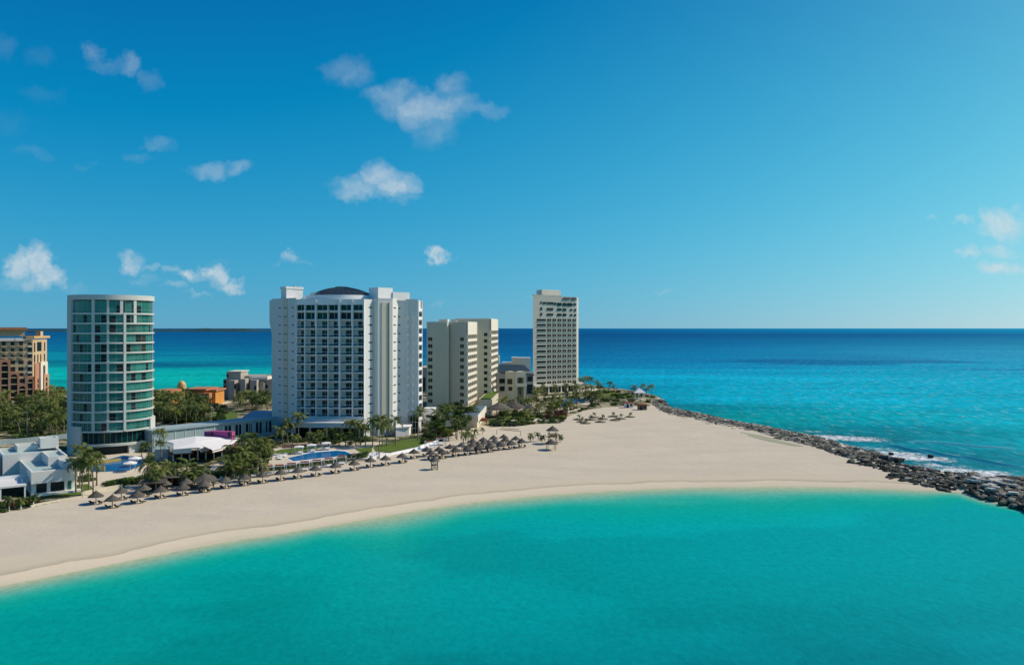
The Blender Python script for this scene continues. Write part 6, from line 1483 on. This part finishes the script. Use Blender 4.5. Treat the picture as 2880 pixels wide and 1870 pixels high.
for me in ROCKS: me.materials.append(RM)
def wpts(l): return [P(1800+a/4.407, 1100+b/4.407, 0.6) for a, b in l]
def rz_(l): return [P(2340+a/4.407, 1180+b/4.407, .4) for a, b in l]
front = [G(1838,1141), G(1858,1156), G(1876,1169), G(1958,1186), G(2038,1204), G(2135,1220), G(2185,1234), G(2265,1252), G(2322,1266), G(2345,1277), G(2385,1287), G(2455,1292)]
back_ = [P(a, b, .4) for a, b in [(1842,1136),(1866,1149),(1902,1156),(1998,1174),(2080,1192),(2140,1202),(2200,1214),(2270,1228),(2330,1243),(2360,1253),(2410,1266),(2470,1285)]]
def strip(fl, bl, dens, hmax, smin, smax, seed, tone=0, low=0):
    r = random.Random(seed); out = []
    for i in range(len(fl)-1):
        a, b, c, d_ = fl[i], fl[i+1], bl[i], bl[i+1]; area = .5*((b-a).length+(d_-c).length)*.5*((c-a).length+(d_-b).length)
        for _ in range(int(area*dens)):
            u, v = r.random(), r.random(); p = a.lerp(b, u).lerp(c.lerp(d_, u), v); prof_ = math.sin(math.pi*min(1, max(0, .08+.84*v)))**.55
            s_ = r.uniform(smin, smax)*(1.15 if r.random() < .15 else 1); base = max(gz(p.x, p.y)*low, .0)
            out.append((p.x, p.y, base+(hmax-.2-(0 if low == 1 else base*.7))*prof_*r.uniform(.75, 1.0)-s_*.2, s_, r, tone+(.5 if r.random() < (.34 if v > .55 else .10) else 0), r.random()*6.28, r.uniform(-.4, .4), r.uniform(-.4, .4), r.randrange(7)))
    return out
rk = strip(front, back_, .72, 2.5, .8, 1.9, 1, .04, .7)
# low rubble and the near boulders
fr2 = [G(2385,1300), G(2430,1312), G(2490,1326), G(2540,1334), G(2600,1348), G(2650,1362)]; fr2b = [P(a, b, .2) for a, b in [(2395,1292),(2470,1290),(2530,1306),(2600,1318),(2660,1330),(2740,1338)]]
rk += strip(fr2, fr2b, .36, .7, .6, 1.5, 2, -.12, 1)
rk += strip([G(2490,1345), G(2560,1358), G(2620,1372), G(2668,1384)], [P(a, b, .3) for a, b in [(2530,1318),(2600,1332),(2660,1348),(2720,1368)]], .6, .6, .6, 1.4, 4, -.12, 1)
fr3 = [P(a, b, .2) for a, b in [(2650,1362),(2700,1378),(2735,1392),(2790,1412),(2850,1428),(2900,1442),(2990,1470),(3100,1500)]]; fr3b = [P(a, b, .2) for a, b in [(2740,1338),(2780,1350),(2820,1356),(2850,1360),(2890,1366),(2940,1372),(3040,1390),(3150,1410)]]
rk += strip(fr3, fr3b, .6, 2.0, 1.0, 2.1, 3, -.14)
# outer dark armour blocks and pale slabs at the right
r = random.Random(9)
for (a, b, s_) in [(2790,1348,2.4),(2810,1350,2.2),(2824,1352,3.6),(2836,1350,3.4),(2862,1356,3.6),(2874,1356,4.0),(2890,1358,4.2),(2850,1360,3.0),(2906,1362,4),(2930,1366,4),(2505,1292,2.2),(2490,1288,3.0),(2515,1294,3.0),(2528,1296,2.6),(2470,1283,2.6),(2546,1312,1.8),(2618,1284,1.6),(2506,1276,1.4)]:
    p = P(a, b, .3); rk.append((p.x, p.y, .3, s_, r, -.45, r.random()*6.28, 0, 0, r.randrange(7)))
slabs = []
for j in range(34):
    u = r.random(); v = r.uniform(.15, .8); i_ = u*5; k_ = int(i_); f_ = i_-k_; a = fr3[k_+1].lerp(fr3[min(k_+2, 7)], f_); b = fr3b[k_+1].lerp(fr3b[min(k_+2, 7)], f_); p = a.lerp(b, v)
    slabs.append((p.x, p.y, 1.75+.55*math.sin(math.pi*v), r.uniform(1.7, 2.9), r.uniform(-.25, .25)))
rk = [q for q in rk if q[1] > 60]
rk.sort(key=lambda q: -(q[3]/q[1]))
def inview(q): return abs(q[0]/q[1]) < .66
vis = [q for q in rk if inview(q)]; rest = [q for q in rk if not inview(q)]
def rlabel(q):
    pxx = CX+F*q[0]/q[1]
    if q[5] <= -.4: return 'large dark wave-wet boulder on the sea side of the groyne', 'dark wave-wet boulders', 'boulder'
    if pxx > 2640:
        pyy = HZ+(H-1)*F/q[1]; t_ = 'lagoon edge' if pyy-1360 > (pxx-2650)*.26 else ('crest' if pyy-1340 > (pxx-2740)*.2 else 'sea side')
        w_ = 'far third' if pxx < 2740 else ('middle third' if pxx < 2820 else 'nearest third')
        z_ = 'large' if q[3] > 1.75 else ('medium' if q[3] > 1.35 else 'small')
        return f'{z_} grey boulder on the {t_} of the near rock pile, {w_}', f'{z_}, near rock pile, {t_}, {w_}', 'boulder'
    if pxx > 2390: return 'low dark rubble stone on the sand where the groyne is broken', 'rubble in the break of the groyne', 'rock'
    w_ = 'far half' if pxx < 2200 else 'near half'
    return f'weathered grey boulder in the {w_} of the long groyne between beach and sea', f'boulders of the long groyne, {w_}', 'boulder'
for q in vis[:264]:
    o = bpy.data.objects.new('boulder', ROCKS[q[9]]); COL.objects.link(o); o.location = q[:3]; s_ = q[3]; o.scale = (s_*1.15, s_*.95, s_*.95); o.rotation_euler = (q[7], q[8], q[6])
    l, g_, c = rlabel(q); tag(o, l, c, g_)
V = []; Fc = []; tone = []
for q in vis[264:]+rest:
    me = ROCKS[q[9]]; Mx = Matrix.Translation(q[:3]) @ Matrix.Rotation(q[6], 4, 'Z') @ Matrix.Rotation(q[7], 4, 'X') @ Matrix.Diagonal((q[3]*1.15, q[3]*.95, q[3]*.95, 1)); b = len(V); tn_ = r.uniform(-.35, .3)+q[5]
    V += [tuple(Mx @ v.co) for v in me.vertices]; Fc += [tuple(b+i for i in p.vertices) for p in me.polygons]; tone += [tn_]*len(me.vertices)
me = bpy.data.meshes.new('groyne_rubble'); me.from_pydata(V, [], Fc); a = me.attributes.new('tone', 'FLOAT', 'POINT'); a.data.foreach_set('value', tone); me.materials.append(RM)
o = bpy.data.objects.new('groyne_rubble', me); COL.objects.link(o); tag(o, 'mass of smaller stones filling the long groyne', None, None, 'stuff')
SLM = mat('pale_slab', (.55, .53, .46), .9, .15, [.8, 3], .3, rnd=.15, bump=(2.5, .6, .1))
bm = bmesh.new(); bmesh.ops.create_cube(bm, size=1); bmesh.ops.bevel(bm, geom=bm.edges[:], offset=.08, segments=2, affect='EDGES')
for v in bm.verts: v.co += Vector((mnoise.noise(v.co*2.3), mnoise.noise(v.co*2.7+Vector((5, 0, 0))), 0))*.08
slm = bpy.data.meshes.new('slab'); bm.to_mesh(slm); bm.free(); slm.materials.append(SLM)
for q in slabs:
    o = bpy.data.objects.new('stone_slab', slm); COL.objects.link(o); o.location = q[:3]; o.scale = (q[3], q[3]*.55, .55); o.rotation_euler = (r.uniform(-.12, .12), r.uniform(-.12, .12), -.9+q[4]*2)
    tag(o, 'pale flat quarried slab on top of the near end of the groyne', 'slab', 'pale slabs on the groyne')
# dark headland rock under the gazebo
for i, (x_, y_, s_) in enumerate([(1846,1131,6), (1858,1133,5), (1838,1128,4.5), (1866,1138,3.5)]):
    p = P(x_, y_, .8); o = bpy.data.objects.new('cliff_rock', ROCKS[i]); COL.objects.link(o); o.location = p; o.scale = (s_*1.3, s_, s_*.75); o.rotation_euler = (0, 0, i); tag(o, 'dark headland rock at the shore end of the groyne', 'rock', 'dark headland rocks')
